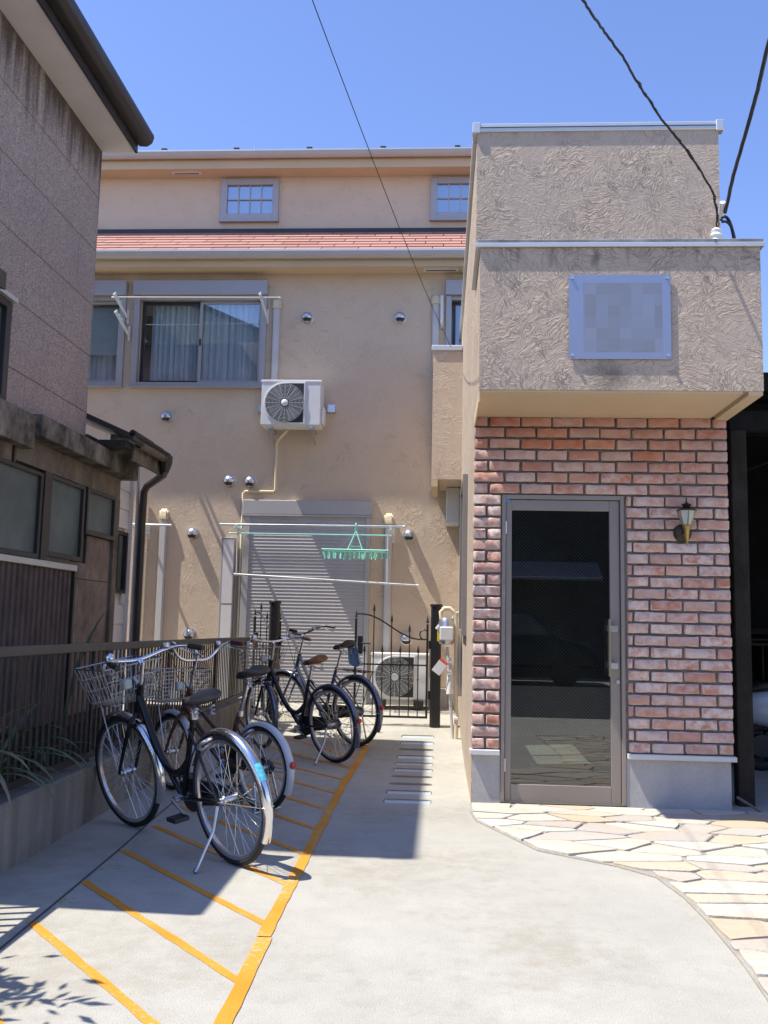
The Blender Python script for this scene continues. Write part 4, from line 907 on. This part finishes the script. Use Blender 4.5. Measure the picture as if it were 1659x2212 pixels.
part(MB().box(-.025, -.005, gy - .04, gy, 1.06, 1.16), 'valve_lever', mYellow, gm); part(MB().cyl((-.03, gy - .02, 1.18), (-.0, gy - .02, 1.22), .022, 8), 'coupling', mAlu, gm)
part(MB().cyl((.16, gy, gz(gy) + .20), (.20, gy, gz(gy) + .20), .034, 10), 'pipe_clip', mPipe, gm)
tg = part(MB(), 'tag', None, gm); c_ = Vector((.01, gy - .06, .80)); u_ = Vector((.8, 0, -.6)); v_ = Vector((.6, 0, .8))
tq = lambda a, b, y: tuple(c_ + u_*a + v_*b + Vector((0, y, 0)))
part(MB().quad(tq(-.05,-.08,0), tq(.05,-.08,0), tq(.05,.05,0), tq(-.05,.05,0)), 'tag_card', mTag, tg); part(MB().quad(tq(-.05,.05,-.001), tq(.05,.05,-.001), tq(.05,.075,-.001), tq(-.05,.075,-.001)), 'tag_band', mTagRed, tg)

# ------------------------------------------------------------------ bicycles
mBasket = simple('basket_wire', (.30, .30, .31), .4, .8, .1, 8); mRim = simple('rim_alloy', (.72, .73, .74), .3, 1, .05, 6); mSpoke = simple('spoke', (.70, .71, .70), .3, 1, .05, 6)
def bez(P, n=12):
    out = []
    for i in range(n+1):
        t = i/n; Q = [Vector(p) for p in P]
        while len(Q) > 1: Q = [a.lerp(b, t) for a, b in zip(Q, Q[1:])]
        out.append(Q[0])
    return out
def fender(c, R, w, a0, a1, n=26):
    m = MB(); pr = [(-w, -.012), (-w*.85, .003), (-w*.4, .011), (0, .013), (w*.4, .011), (w*.85, .003), (w, -.012)]; rows_ = []
    for i in range(n+1):
        a = a0 + (a1-a0)*i/n; rows_.append([(c[0] + (R + h)*math.cos(a), q, c[1] + (R + h)*math.sin(a)) for q, h in pr])
    k = len(pr)
    m.add([p for r_ in rows_ for p in r_], [(i*k+j, i*k+j+1, (i+1)*k+j+1, (i+1)*k+j) for i in range(n) for j in range(k-1)])
    m.add([(p[0] - .0015*0, p[1], p[2]) for r_ in rows_ for p in r_], []) 
    return m
def wheel(root, c, R, M, tyre_r=.018, nsp=32, hubw=.05, rim=None):
    """c = (x, z) of the hub; M turns steered wheels with the fork"""
    def mb(): q = MB(); q.m = M; return q
    w = part(mb().cyl((c[0], -hubw, c[1]), (c[0], hubw, c[1]), .016, 12), 'wheel', mSteel, root, smooth=40)
    part(mb().ring((c[0], 0, c[1]), R - tyre_r, tyre_r, 'y', 56, 10), 'tyre', mRubber, w, smooth=60)
    Rr = R - 2*tyre_r - .004; m = mb(); k = 56; pr = [(Rr + .008, -.014), (Rr + .008, .014), (Rr - .009, .011), (Rr - .014, 0), (Rr - .009, -.011)]; n = len(pr); vs = []
    for i in range(k):
        a = 2*math.pi*i/k; vs += [(c[0] + r_*math.cos(a), q, c[1] + r_*math.sin(a)) for r_, q in pr]
    m.add(vs, [(i*n+j, i*n+(j+1) % n, ((i+1) % k)*n+(j+1) % n, ((i+1) % k)*n+j) for i in range(k) for j in range(n)]); part(m, 'rim', rim or mRim, w, smooth=40)
    m = mb()
    for i in range(nsp):
        a = 2*math.pi*i/nsp; sd = 1 if i % 2 else -1; tw = .42*(1 if (i//2) % 2 else -1); hr = .022
        m.tube([(c[0] + hr*math.cos(a + tw*2.2), sd*hubw*.6, c[1] + hr*math.sin(a + tw*2.2)), (c[0] + (Rr-.01)*math.cos(a), sd*.002, c[1] + (Rr-.01)*math.sin(a))], .0016, 4, caps=False)
    part(m, 'spokes', mSpoke, w, kind='stuff')
    for sd in (-1, 1): part(mb().cyl((c[0], sd*hubw*.55, c[1]), (c[0], sd*hubw*.7, c[1]), .026, 12), 'hub_flange', mSteel, w)
    return w
def saddle(root, x, z, mat, L=.25, Wd=.106):
    m = MB(); n = 12; k = 14; vs = []
    for i in range(n+1):
        t = i/n; xx = x - L*.5 + L*t; w = Wd*(.62 + .38*math.cos(math.pi*min(1, max(0, (t-.12)/.5)))) if t > .12 else Wd*(.75 + .25*math.sin(t/.12*math.pi/2))
        w = max(w*.5 + .5*max(.022, Wd*(1 - t*1.15)), .018) if t > .2 else w
        hh = .046*(1 - .35*t); zc = z + .018*math.cos(t*3.0) + (.012 if t < .15 else 0)
        if i in (0, n): w *= .55; hh *= .5
        for j in range(k):
            a = 2*math.pi*j/k; vs.append((xx, w*math.cos(a), zc + hh*(math.sin(a) if math.sin(a) > 0 else .55*math.sin(a))))
    m.add(vs, [(i*k+j, i*k+(j+1) % k, (i+1)*k+(j+1) % k, (i+1)*k+j) for i in range(n) for j in range(k)] + [tuple(range(k)), tuple(n*k + j for j in range(k))])
    s_ = part(m, 'saddle', mat, root, smooth=70)
    for sd in (-.05, .05): part(MB().tube([(x - .08 + .012*math.cos(q*1.3), sd + .012*math.sin(q*1.3), z - .012 - .0045*q) for q in range(14)], .0035, 5), 'spring', mSteel, s_)
    part(MB().tube([(x + .09, 0, z - .01), (x, .02, z - .05), (x - .08, .05, z - .07)], .004, 5).tube([(x + .09, 0, z - .01), (x, -.02, z - .05), (x - .08, -.05, z - .07)], .004, 5), 'rail', mSteel, s_)
    return s_
def basket(root, M, x0, x1, z0, z1, wt, wb_, mat, fine=False):
    def mb(): q = MB(); q.m = M; return q
    m = mb(); xm0, xm1 = x0 + .03, x1 - .035
    rect = lambda z: ((lambda f: [(x0 + (xm0-x0)*(1-f), -(wb_ + (wt-wb_)*f)), (x1 - (x1-xm1)*(1-f), -(wb_ + (wt-wb_)*f)), (x1 - (x1-xm1)*(1-f), wb_ + (wt-wb_)*f), (x0 + (xm0-x0)*(1-f), wb_ + (wt-wb_)*f)])((z-z0)/(z1-z0)))
    lv = [z0, z0 + (z1-z0)*.33, z0 + (z1-z0)*.66] if not fine else [z0 + (z1-z0)*q/8 for q in range(8)]
    for z in lv: m.tube([(x, y, z) for x, y in rect(z)], .0024, 4, closed=True)
    m.tube([(x, y, z1) for x, y in rect(z1)], .0048, 6, closed=True)
    b, t = rect(z0), rect(z1); n = (7, 9) if not fine else (12, 14)
    for (i, j, k) in ((0, 1, n[0]), (1, 2, n[1]), (2, 3, n[0]), (3, 0, n[1])):
        for q in range(k):
            f = q/k; m.tube([(b[i][0] + (b[j][0]-b[i][0])*f, b[i][1] + (b[j][1]-b[i][1])*f, z0), (t[i][0] + (t[j][0]-t[i][0])*f, t[i][1] + (t[j][1]-t[i][1])*f, z1)], .0021, 4)
    for q in range(1, 8): 
        f = q/8; m.tube([(b[0][0] + (b[1][0]-b[0][0])*f, b[0][1], z0), (b[0][0] + (b[1][0]-b[0][0])*f, b[2][1], z0)], .0021, 4)
    for q in range(1, 8):
        f = q/8; m.tube([(b[0][0], b[0][1] + (b[3][1]-b[0][1])*f, z0), (b[1][0], b[0][1] + (b[3][1]-b[0][1])*f, z0)], .0021, 4)
    return part(m, 'basket', mat, root, kind='stuff')
def bicycle(label, loc, head, lean, steer, R=.335, wb_=1.09, frame=None, fend=None, seat=None, grip=None, bask='wire', seat_z=.84, bar_z=1.02, bars='swept', stand='side', rack=False, style='loop', spoke_n=32, rim=None, refl=True):
    t = thing('bicycle', label, 'bicycle', loc, 'bicycles parked in the orange bays', local=True); t.rotation_euler = (-lean, 0, head)
    k = R/.335; rh, fh = (0, R), (wb_, R); ax = Vector((-.36, 0, 1)).normalized(); pv = Vector((wb_ - .055, 0, R))
    M = Matrix.Translation(pv) @ Matrix.Rotation(steer, 4, ax) @ Matrix.Translation(-pv)
    def mb(st=False): q = MB(); q.m = M if st else None; return q
    hp = lambda z: pv + ax*((z - R)/ax.z)                                       # a point on the steering axis
    wheel(t, rh, R, None, nsp=spoke_n, hubw=.06, rim=rim); wheel(t, fh, R, M, nsp=spoke_n, rim=rim)
    bb = Vector((.44*k + .02, 0, .275)); st_top = Vector((.265*k + .01, 0, .70*k + .05)); h0, h1 = hp(2*R + .045), hp(2*R + .20)
    fr = MB()
    fr.tube([bb, st_top], .0165, 12)
    if style == 'loop':
        fr.tube(bez([h0.lerp(h1, .55), h0 + Vector((-.20, 0, -.26)), bb + Vector((.13, 0, .06)), bb + Vector((.03, 0, .10)), bb.lerp(st_top, .42)], 16), .022, 12); fr.tube(bez([h0.lerp(h1, .45) + Vector((-.24, 0, -.33)), bb + Vector((.10, 0, .09)), bb], 8), .017, 10)
    else:
        fr.tube(bez([h0 + Vector((0, 0, .02)), bb + Vector((.20, 0, .12)), bb], 12), .0175, 12); fr.tube(bez([h1 + Vector((0, 0, -.03)), bb + Vector((.25, 0, .26)), bb.lerp(st_top, .38)], 12), .0155, 12)
    fr.tube([h0, h1], .021, 14)
    for sd in (-1, 1):
        fr.tube([bb + Vector((-.03, sd*.025, 0)), Vector((.12, sd*.06, R - .01)), Vector((0, sd*.068, R))], .0095, 8); fr.tube([bb.lerp(st_top, .82) + Vector((0, sd*.02, 0)), Vector((.08, sd*.06, R + .10)), Vector((0, sd*.068, R))], .008, 8)
    part(fr, 'frame', frame, t, smooth=60)
    fk = mb(True); fk.cyl(h0 - ax*.0, h0 - ax*.045, .024, 12)
    for sd in (-1, 1): fk.tube([h0 + Vector((0, sd*.012, -.02)), h0 + Vector((.01, sd*.052, -.055)), Vector((wb_ - .075, sd*.056, R + .14)), Vector((wb_, sd*.056, R))], [.014, .014, .012, .009], 8)
    part(fk, 'fork', frame, t, smooth=60)
    rf_ = part(fender(rh, R + .014, .028, rad(20), rad(208)), 'rear_fender', fend, t, smooth=60); ff = mb(True); f0 = fender(fh, R + .014, .028, rad(72), rad(205)); ff.add(f0.v, f0.f); part(ff, 'front_fender', fend, t, smooth=60)
    for sd in (-1, 1): part(MB().tube([(0, sd*.07, R), ((R + .016)*math.cos(rad(178)), sd*.028, R + (R + .016)*math.sin(rad(178)))], .003, 5), 'fender_stay', mSteel, rf_)
    part(mb(True).tube([(wb_, .06, R), (wb_ + .12, .06, 2*R + .12)], .004, 5).tube([(wb_, -.06, R), (wb_ + .12, -.06, 2*R + .12)], .004, 5), 'basket_stay', mSteel, t)
    # crank, pedals, chain case
    cr = part(MB().cyl(bb + Vector((0, -.06, 0)), bb + Vector((0, .06, 0)), .02, 12), 'crank', mSteel, t, smooth=40); ca = rad(200)
    part(MB().prism([(bb.x + .095*math.cos(a), bb.z + .095*math.sin(a)) for a in (rad(70) - rad(q*20) + math.pi*0 for q in range(0, 12))] + [(-.02, R - .045), (-.06, R), (-.02, R + .045)], 'y', -.066, -.042), 'chain_case', mPod, t, bevel=.004)
    for sd, a in ((-1, ca + math.pi), (1, ca)):
        e = bb + Vector((.165*math.cos(a), sd*.085, .165*math.sin(a))); part(MB().tube([bb + Vector((0, sd*.07, 0)), e], .009, 6), 'crank_arm', mSteel, cr); pd = part(MB().box(e.x - .045, e.x + .045, min(e.y, e.y + sd*.09), max(e.y, e.y + sd*.09), e.z - .012, e.z + .012), 'pedal', mPod, cr, bevel=.004)
        part(MB().box(e.x + .046, e.x + .052, min(e.y + sd*.02, e.y + sd*.07), max(e.y + sd*.02, e.y + sd*.07), e.z - .009, e.z + .009), 'pedal_reflector', mMilk, cr)
    # seat post and saddle
    sx_ = st_top.x - (seat_z - st_top.z)*.36; part(MB().tube([st_top - Vector((0,0,.02)), (sx_, 0, seat_z - .02)], .0125, 10), 'seat_post', mChrome, t, smooth=50); part(MB().cyl(st_top + Vector((0, 0, -.03)), st_top + Vector((-.004, 0, .005)), .021, 10), 'seat_clamp', mSteel, t)
    saddle(t, sx_ - .01, seat_z + .015, seat)
    # handlebar
    top = hp(bar_z); stem = mb(True).tube([h1, top], .0125, 10).tube([top - ax*.02, top + Vector((.03, 0, .01))], .016, 10); part(stem, 'stem', mChrome, t, smooth=50)
    for sd in (-1, 1):
        if bars == 'swept': P = bez([top + Vector((.04, 0, .012)), top + Vector((.05, sd*.12, .015)), top + Vector((.06, sd*.22, .055)), top + Vector((-.02, sd*.275, .06)), top + Vector((-.19, sd*.285, .03))], 14)
        elif bars == 'high': P = bez([top + Vector((.02, 0, -.05)), top + Vector((.03, sd*.20, -.08)), top + Vector((.04, sd*.14, .06)), top + Vector((.0, sd*.27, .10)), top + Vector((-.15, sd*.28, .06))], 14)
        else: P = bez([top + Vector((.04, 0, .012)), top + Vector((.05, sd*.16, .02)), top + Vector((.02, sd*.25, .09)), top + Vector((-.04, sd*.28, .095)), top + Vector((-.16, sd*.30, .07))], 14)
        hb = part(mb(True).tube(P, .011, 10), 'handlebar', mChrome if bars != 'flat' else mBlack, t, smooth=60)
        d = (P[-1] - P[-4]).normalized(); part(mb(True).tube([P[-1] - d*.105, P[-1] - d*.05, P[-1] + d*.008], [.0155, .0165, .0155], 12), 'grip', grip, hb, smooth=50)
        part(mb(True).tube(bez([P[-5] + Vector((.02, 0, -.01)), P[-5] + Vector((.03, sd*.03, -.04)), P[-2] + Vector((.03, sd*.02, -.045)), P[-1] + Vector((.02, sd*.01, -.05))], 8), [.009]*3 + [.006]*6, 6, flat=.6), 'brake_lever', mSteel, hb, smooth=50)
        part(mb(True).tube(bez([P[-6], P[-6] + Vector((.14, -sd*.04, .05)), h1 + Vector((.14, 0, .05)), h0 + Vector((.02, 0, 0))], 10), .0025, 5), 'brake_cable', mPod, hb)
    bq = top + Vector((.03, .19, .05)); part(mb(True).lathe([(.001, .036), (.02, .032), (.028, .018), (.029, .004), (.022, 0)], 16, Matrix.Translation(bq)), 'bell', mChrome, t, smooth=50)
    bq = top + Vector((.03, -.19, .05)); part(mb(True).lathe([(.001, .03), (.022, .028), (.026, .01), (.022, 0)], 16, Matrix.Translation(bq)), 'shifter', mSteel, t, smooth=50)
    if bask:
        f = bask == 'fine'; hx_ = hp(2*R + .18).x; basket(t, M, hx_ + .045, hx_ + (.36 if not f else .34), 2*R + .095, 2*R + .315, .20 if not f else .21, .135 if not f else .17, mBasket, f)
        part(mb(True).tube([h1 + Vector((.01, 0, -.02)), h1 + Vector((.06, 0, .03))], .012, 8), 'basket_bracket', mSteel, t)
        part(mb(True).box(h1.x + .03, h1.x + .075, .03, .085, h1.z - .02, h1.z + .04), 'headlamp', mMilk, t, bevel=.008)
    # rear extras
    lk = MB(); lk.m = Matrix.Translation((.14*k, 0, 2*R - .065)) @ Matrix.Rotation(rad(35), 4, 'Y'); lk.ring((0, 0, 0), .062, .010, 'z', 22, 6); part(lk, 'ring_lock', mSteel, t, smooth=50)
    a = rad(170); rc = Vector(((R + .034)*math.cos(a), 0, R + (R + .034)*math.sin(a)))
    rl_ = MB(); rl_.m = Matrix.Translation(rc) @ Matrix.Rotation(rad(-90), 4, 'Y'); rl_.lathe([(.001, .014), (.02, .011), (.024, 0)], 16); refl and part(rl_, 'rear_reflector', mRedRef, t, smooth=50)
    if stand == 'side': part(MB().tube([(-.0, .072, R - .02), (-.02, .12, R*.62), (-.03, .235, .055)], [.010, .008, .008], 8).tube([(-.03, .235, .055), (-.035, .25, .045)], .012, 6), 'kickstand', mSteel, t, smooth=50)
    else:
        part(MB().tube([(.0, .075, R), (-.05, .095, .05), (-.055, .12, .012), (-.06, 0, .012), (-.055, -.12, .012), (-.05, -.095, .05), (.0, -.075, R)], .008, 8), 'double_stand', mSteel, t, smooth=50)
    if rack:
        rk = MB(); zz = 2*R + .055
        for sd in (-.06, .06): rk.tube([(st_top.x - .06, sd*.6, zz + .01), (-.20, sd, zz)], .005, 6); rk.tube([(-.17, sd, zz), (0, sd*1.15, R)], .004, 6)
        for q in range(4): rk.tube([(-.20 + .09*q, -.058, zz), (-.20 + .09*q, .058, zz)], .004, 6)
        part(rk, 'rear_rack', mBlack, t)
    return t
mFrBlk = simple('frame_black', (.012, .012, .014), .25, .2, .1, 4); mFrBlue = simple('frame_navy', (.018, .022, .035), .25, .3, .1, 4); mFrSil = simple('frame_steel_blue', (.10, .12, .17), .25, .6, .1, 4); mFrOr = simple('frame_brown', (.10, .045, .022), .4, .1, .2, 8)
mSeatBlk = simple('saddle_black', (.025, .024, .026), .45, 0, .15, 12); mSeatBr = simple('saddle_brown', (.16, .065, .03), .45, 0, .25, 14); mGripR = simple('grip_maroon', (.09, .02, .022), .5); mGripBr = simple('grip_tan', (.33, .15, .06), .5); mFendW = simple('fender_white', (.55, .57, .58), .35, .1, .06, 6); mFendD = simple('fender_dark', (.16, .18, .25), .22, .8, .08, 6)
b1 = bicycle('black city bicycle with wire basket, chrome fenders and a light blue fender sticker', (-1.03, 4.86, 0), rad(136), rad(8.5), rad(6), frame=mFrBlk, fend=mChrome, seat=mSeatBlk, grip=mPod, seat_z=.80, bar_z=1.0, refl=False)
st_ = fender((0, .335), .356, .022, rad(143), rad(157), 6); part(st_, 'fender_sticker', simple('sticker_cyan', (.10, .52, .66), .5, 0, .4, 60), b1, smooth=60)
b2 = bicycle('small-wheeled brown bicycle with white rear fender, maroon grips and fine mesh basket', (-1.145, 6.2, 0), rad(141), rad(3), rad(-4), R=.275, wb_=1.02, frame=mFrOr, fend=mFendW, seat=mSeatBlk, grip=mGripR, bask='fine', seat_z=.86, bar_z=1.0, bars='high', stand='double', style='twin', spoke_n=28)
b3 = bicycle('dark navy bicycle with brown saddle, tan grips and wire basket', (-.91, 8.36, 0), rad(137), rad(7), rad(-12), frame=mFrBlue, fend=mFendD, seat=mSeatBr, grip=mGripBr, seat_z=.86, bar_z=1.03, style='loop', rim=mSteel)
b4 = bicycle('steel-blue bicycle with black flat handlebars, rear rack and a cloth on the saddle', (-.80, 9.2, gz(9.2)), rad(139), rad(2), rad(8), frame=mFrSil, fend=mFendD, seat=mSeatBlk, grip=mPod, bask=None, seat_z=.94, bar_z=1.05, bars='flat', stand='double', rack=True, style='twin', rim=mSteel)
cl = MB(); n1, n2 = 10, 8; vs = []
sxx = .20
for i in range(n1+1):
    for j in range(n2+1):
        a = math.pi*(j/n2 - .5); f = i/n1; vs.append((sxx - .07 + .09*math.sin(a)*(.7 + .3*f) - .03*f, -.075 - .02*math.cos(a) - .012*math.sin(7*a + 4*f), .965 - .19*f - .02*math.cos(2*a)))
cl.add(vs, [(i*(n2+1)+j, i*(n2+1)+j+1, (i+1)*(n2+1)+j+1, (i+1)*(n2+1)+j) for i in range(n1) for j in range(n2)]); part(cl, 'saddle_cloth', simple('cloth_blue', (.24, .36, .45), .9, 0, .12, 12), b4, smooth=70)

# ------------------------------------------------------------------ overhead cables and the service bracket
SAG = [(-.55, 2.2, 4.30), (.712, 4.6, 4.539), (.806, 4.8, 4.57), (.904, 5.0, 4.61), (1.044, 5.25, 4.635), (1.153, 5.45, 4.625), (1.267, 5.65, 4.625), (1.386, 5.85, 4.616), (1.524, 6.05, 4.60), (1.655, 6.2, 4.559), (1.819, 6.4, 4.482), (1.941, 6.55, 4.405), (2.0, 6.66, 4.287), (2.005, 6.69, 4.20)]
THK = [(1.70, 3.6, 4.95), (1.912, 5.3, 4.72), (1.985, 5.7, 4.68), (2.012, 6.0, 4.59), (2.042, 6.4, 4.453), (2.058, 6.66, 4.296)]
def cable(pts, r, lab, n=30):
    P = bez(pts, n); return solo(MB().tube(P, r, 6), 'overhead_cable', mCable, lab, 'cable', 'overhead cables', smooth=60)
def wavy(pts, r, lab, amp=.003):
    P = []; V = [Vector(p) for p in pts]
    for a, b in zip(V, V[1:]): P += [a.lerp(b, q/6) + Vector((random.uniform(-amp, amp), 0, random.uniform(-amp, amp))) for q in range(6)]
    P.append(V[-1]); return solo(MB().tube(P, r, 6), 'overhead_cable', mCable, lab, 'cable', 'overhead cables', smooth=60)
cable([(.09, 10.93, 4.565), (-.35, 8.2, 4.60), (-.72, 5.6, 4.78), (-1.5, 1.0, 5.6)], .0034, 'thin black cable running from the balcony up over the bays')
wavy(SAG, .0075, 'twisted black service cable sagging down to the tower corner from above the lot')
wavy([(v[0] + .012, v[1], v[2] - .012) for v in SAG[5:]], .004, 'slack black wire tied along the twisted service cable', .008)
wavy(THK, .013, 'thick black service cable dropping steeply to the tower corner', .0015)
cable([(2.04, 6.70, 4.26), (2.08, 6.72, 4.36), (2.20, 6.80, 4.30), (2.24, 6.9, 4.0), (2.20, 6.95, 3.4), (2.12, 6.9, 2.9)], .012, 'black cable looping from the tower corner down its far side')
cable([(2.05, 6.71, 4.25), (2.16, 6.75, 4.30), (2.26, 6.85, 4.15), (2.30, 7.2, 3.6), (2.4, 8.0, 3.3), (2.6, 9.5, 3.2)], .010, 'black cable running from the tower corner back to the carport roof')
ins = thing('cable_insulator', 'white porcelain insulator on the tower corner above the canopy box', 'insulator', (2.01, 6.72, 4.08))
part(MB().lathe([(.001, 0), (.03, .005), (.045, .03), (.035, .05), (.048, .07), (.035, .09), (.04, .11), (.02, .13), (.001, .132)], 16, Matrix.Translation((2.0, 6.69, 4.06))), 'porcelain', mWhite, ins, smooth=40); part(MB().box(1.99, 2.01, 6.69, 6.752, 4.02, 4.07), 'bolt', mSteel, ins)
part(MB().cyl((2.045, 6.705, 4.30), (2.03, 6.62, 4.36), .021, 10), 'white_tape', mWhite, ins, smooth=40)

# ------------------------------------------------------------------ dark carport on the right
cpt = thing('carport', 'dark timber carport with black sheet wall beside the brick tower', 'carport', (3.4, 9, 0))
mDark = mk_rust('carport_dark', (.020, .019, .018), (.010, .010, .010), .5); mDarkPost = mk_rust('carport_post', (.045, .038, .030), (.02, .017, .014), .5)
part(MB().prism([(6.85, 3.06), (12.2, 3.42), (12.2, 3.50), (6.85, 3.12)], 'x', 2.13, 5.6), 'roof', mDark, cpt); part(MB().box(2.13, 5.6, 6.80, 6.848, 3.0, 3.13), 'fascia', mDark, cpt)
for i in range(6): part(MB().box(2.13, 5.5, 7.5 + i*.8, 7.57 + i*.8, 2.92 + i*.053, 3.04 + i*.053), 'rafter', mDark, cpt)
part(MB().box(2.13, 5.5, 6.9, 7.0, 2.72, 2.86), 'beam', mDark, cpt)
part(holes(2.13, 5.5, 1.25, 3.3, [(2.9, 3.19, 3.005, 3.02), (3.38, 3.8, 3.05, 3.062)], 'y', 10.0, 10.03), 'sheet_wall', mDark, cpt)
part(MB().box(2.13, 5.5, 11.8, 11.9, 0, 3.3), 'back_wall', mDark, cpt); part(MB().box(5.5, 5.56, 6.9, 12, 0, 3.2), 'end_wall', mDark, cpt)
part(MB().box(2.135, 2.25, 6.90, 7.01, 0, 2.72), 'post', mDarkPost, cpt, bevel=.006); part(MB().box(4.9, 5.0, 6.90, 7.0, 0, 2.72), 'post', mDarkPost, cpt, bevel=.006)
part(MB().box(2.13, 5.5, 9.9, 9.98, 1.20, 1.262), 'wall_rail', mDarkPost, cpt)
part(MB().tube(bez([(2.1, 9.6, 2.55), (2.6, 9.3, 2.62), (3.4, 8.6, 2.95)], 8), .012, 6), 'wire', mCable, cpt)
gr_ = thing('garage_gate', 'thin dark bar gate under the carport', 'gate', (2.9, 8.9, 0))
for i in range(9): part(MB().cyl((2.72 + i*.14, 8.9, .05), (2.72 + i*.14, 8.9, 1.1), .010, 6), 'bar', mDarkPost, gr_)
for z in (.08, .62, 1.1): part(MB().box(2.70, 3.86, 8.885, 8.915, z, z + .025), 'rail', mDarkPost, gr_)
part(MB().tube(bez([(2.72, 8.9, 1.1), (3.0, 8.9, 1.25), (3.4, 8.9, 1.05), (3.8, 8.9, 1.15)], 10), .010, 6), 'scroll', mDarkPost, gr_)
# motor scooter under the carport
sc = thing('motor_scooter', 'pale blue and white motor scooter parked in the dark carport', 'scooter', (3.05, 8.1, 0), local=True); sc.location = (.22, .55, 0); mSc = simple('scooter_white', (.45, .50, .56), .3, .1, .1, 4)
for x, lab in ((2.66, 'rear'), (3.55, 'front')):
    w = part(MB().ring((x, 8.1, .22), .175, .045, 'y', 32, 10), 'wheel', mRubber, sc, smooth=60); part(MB().cyl((x, 8.06, .22), (x, 8.14, .22), .10, 20), 'rim', mPod, w, smooth=40)
def loft(secs, k=16):
    m = MB(); vs = []
    for x, hw, z0, z1 in secs:
        for j in range(k):
            a = 2*math.pi*j/k; c, s_ = math.cos(a), math.sin(a); vs.append((x, 8.1 + hw*(abs(c)**.6)*(1 if c > 0 else -1), (z0+z1)/2 + (z1-z0)/2*(abs(s_)**.6)*(1 if s_ > 0 else -1)))
    n = len(secs); m.add(vs, [(i*k+j, i*k+(j+1) % k, (i+1)*k+(j+1) % k, (i+1)*k+j) for i in range(n-1) for j in range(k)] + [tuple(range(k)), tuple((n-1)*k + j for j in range(k))]); return m
part(loft([(2.46, .04, .50, .62), (2.52, .11, .42, .68), (2.72, .15, .38, .72), (2.95, .15, .34, .70), (3.10, .12, .24, .42), (3.30, .13, .22, .34), (3.36, .17, .22, .62), (3.42, .17, .30, .88), (3.50, .10, .60, .95)]), 'body', mSc, sc, smooth=60)
part(loft([(2.56, .08, .70, .74), (2.66, .13, .71, .79), (2.90, .13, .69, .77), (3.02, .06, .67, .72)]), 'seat', mSeatBlk, sc, smooth=60)
part(loft([(2.40, .03, .40, .44), (2.50, .05, .41, .46), (2.70, .06, .43, .47)]), 'rear_mudguard', mPod, sc, smooth=60)
part(MB().tube([(3.44, 7.80, .98), (3.48, 7.95, 1.0), (3.48, 8.25, 1.0), (3.44, 8.40, .98)], .014, 8), 'handlebar', mPod, sc, smooth=60); part(MB().box(2.425, 2.455, 8.05, 8.15, .50, .58), 'tail_lamp', mRedRef, sc, bevel=.008)
solo(MB().tube([(2.06, 6.70, .10), (2.19, 6.62, .022)], .010, 6), 'wooden_stick', mTrimBrown, 'short stick leaning on the plinth beside the carport post', 'stick')

# ------------------------------------------------------------------ street side behind the lens, seen mirrored in the door
hh = thing('house_across', 'grey house with a tiled roof across the street', 'house', (1.0, -10, 0)); mHA = mk_rust('across_wall', (.09, .085, .08), (.05, .045, .04), .5); mHR = simple('across_roof', (.24, .24, .24), .7, 0, .25, 5)
part(MB().box(-5.5, 9, -15, -9, 0, 4.6), 'wall', mHA, hh)
for i in range(9): part(MB().prism([(-8.2 - i*.40, 2.36 + i*.20), (-8.61 - i*.40, 2.57 + i*.20), (-8.61 - i*.40, 2.50 + i*.20), (-8.2 - i*.40, 2.29 + i*.20)], 'x', -.4, 3.75), 'roof_course', mHR, hh)
part(MB().prism([(-8.5, 4.6), (-12, 6.6), (-15.5, 4.6)], 'x', -6, 9.5), 'roof', mHR, hh)
for x in (-3.5, 5.0):
    w = part(MB().box(x, x + 1.6, -8.99, -8.9, .9, 2.1), 'window', mWinFrame, hh); part(MB().box(x + .08, x + 1.52, -8.90, -8.89, .98, 2.02), 'pane', mFrost, w)
car = thing('parked_car', 'dark compact car parked across the street', 'car', (1.3, -6.9, 0)); mCar = simple('car_paint', (.03, .035, .045), .15, .3, .05, 2)
prof = [(-.75, .35), (-.72, .75), (-.45, .95), (.0, .98), (.28, 1.48), (1.9, 1.52), (2.55, 1.02), (3.1, .92), (3.3, .70), (3.3, .35)]
part(MB().prism(prof, 'y', -7.7, -6.1), 'body', mCar, car, bevel=.08, seg=3, smooth=50)
for a in ([(.12, 1.02), (.38, 1.42), (1.0, 1.45), (1.0, 1.02)], [(1.08, 1.02), (1.08, 1.45), (1.85, 1.45), (2.3, 1.05)]): part(MB().prism(a, 'y', -6.10, -6.09), 'window', mFrost, car)
for x in (.0, 2.6):
    w = part(MB().cyl((x, -6.35, .32), (x, -6.06, .32), .32, 24), 'wheel', mRubber, car, bevel=.03, smooth=40); part(MB().cyl((x, -6.06, .32), (x, -6.05, .32), .17, 20), 'rim', mBronze, w)
for y in (-7.5, -6.3): part(MB().box(-.78, -.73, y, y + .3, .62, .76), 'headlight', mMilk, car, bevel=.01)
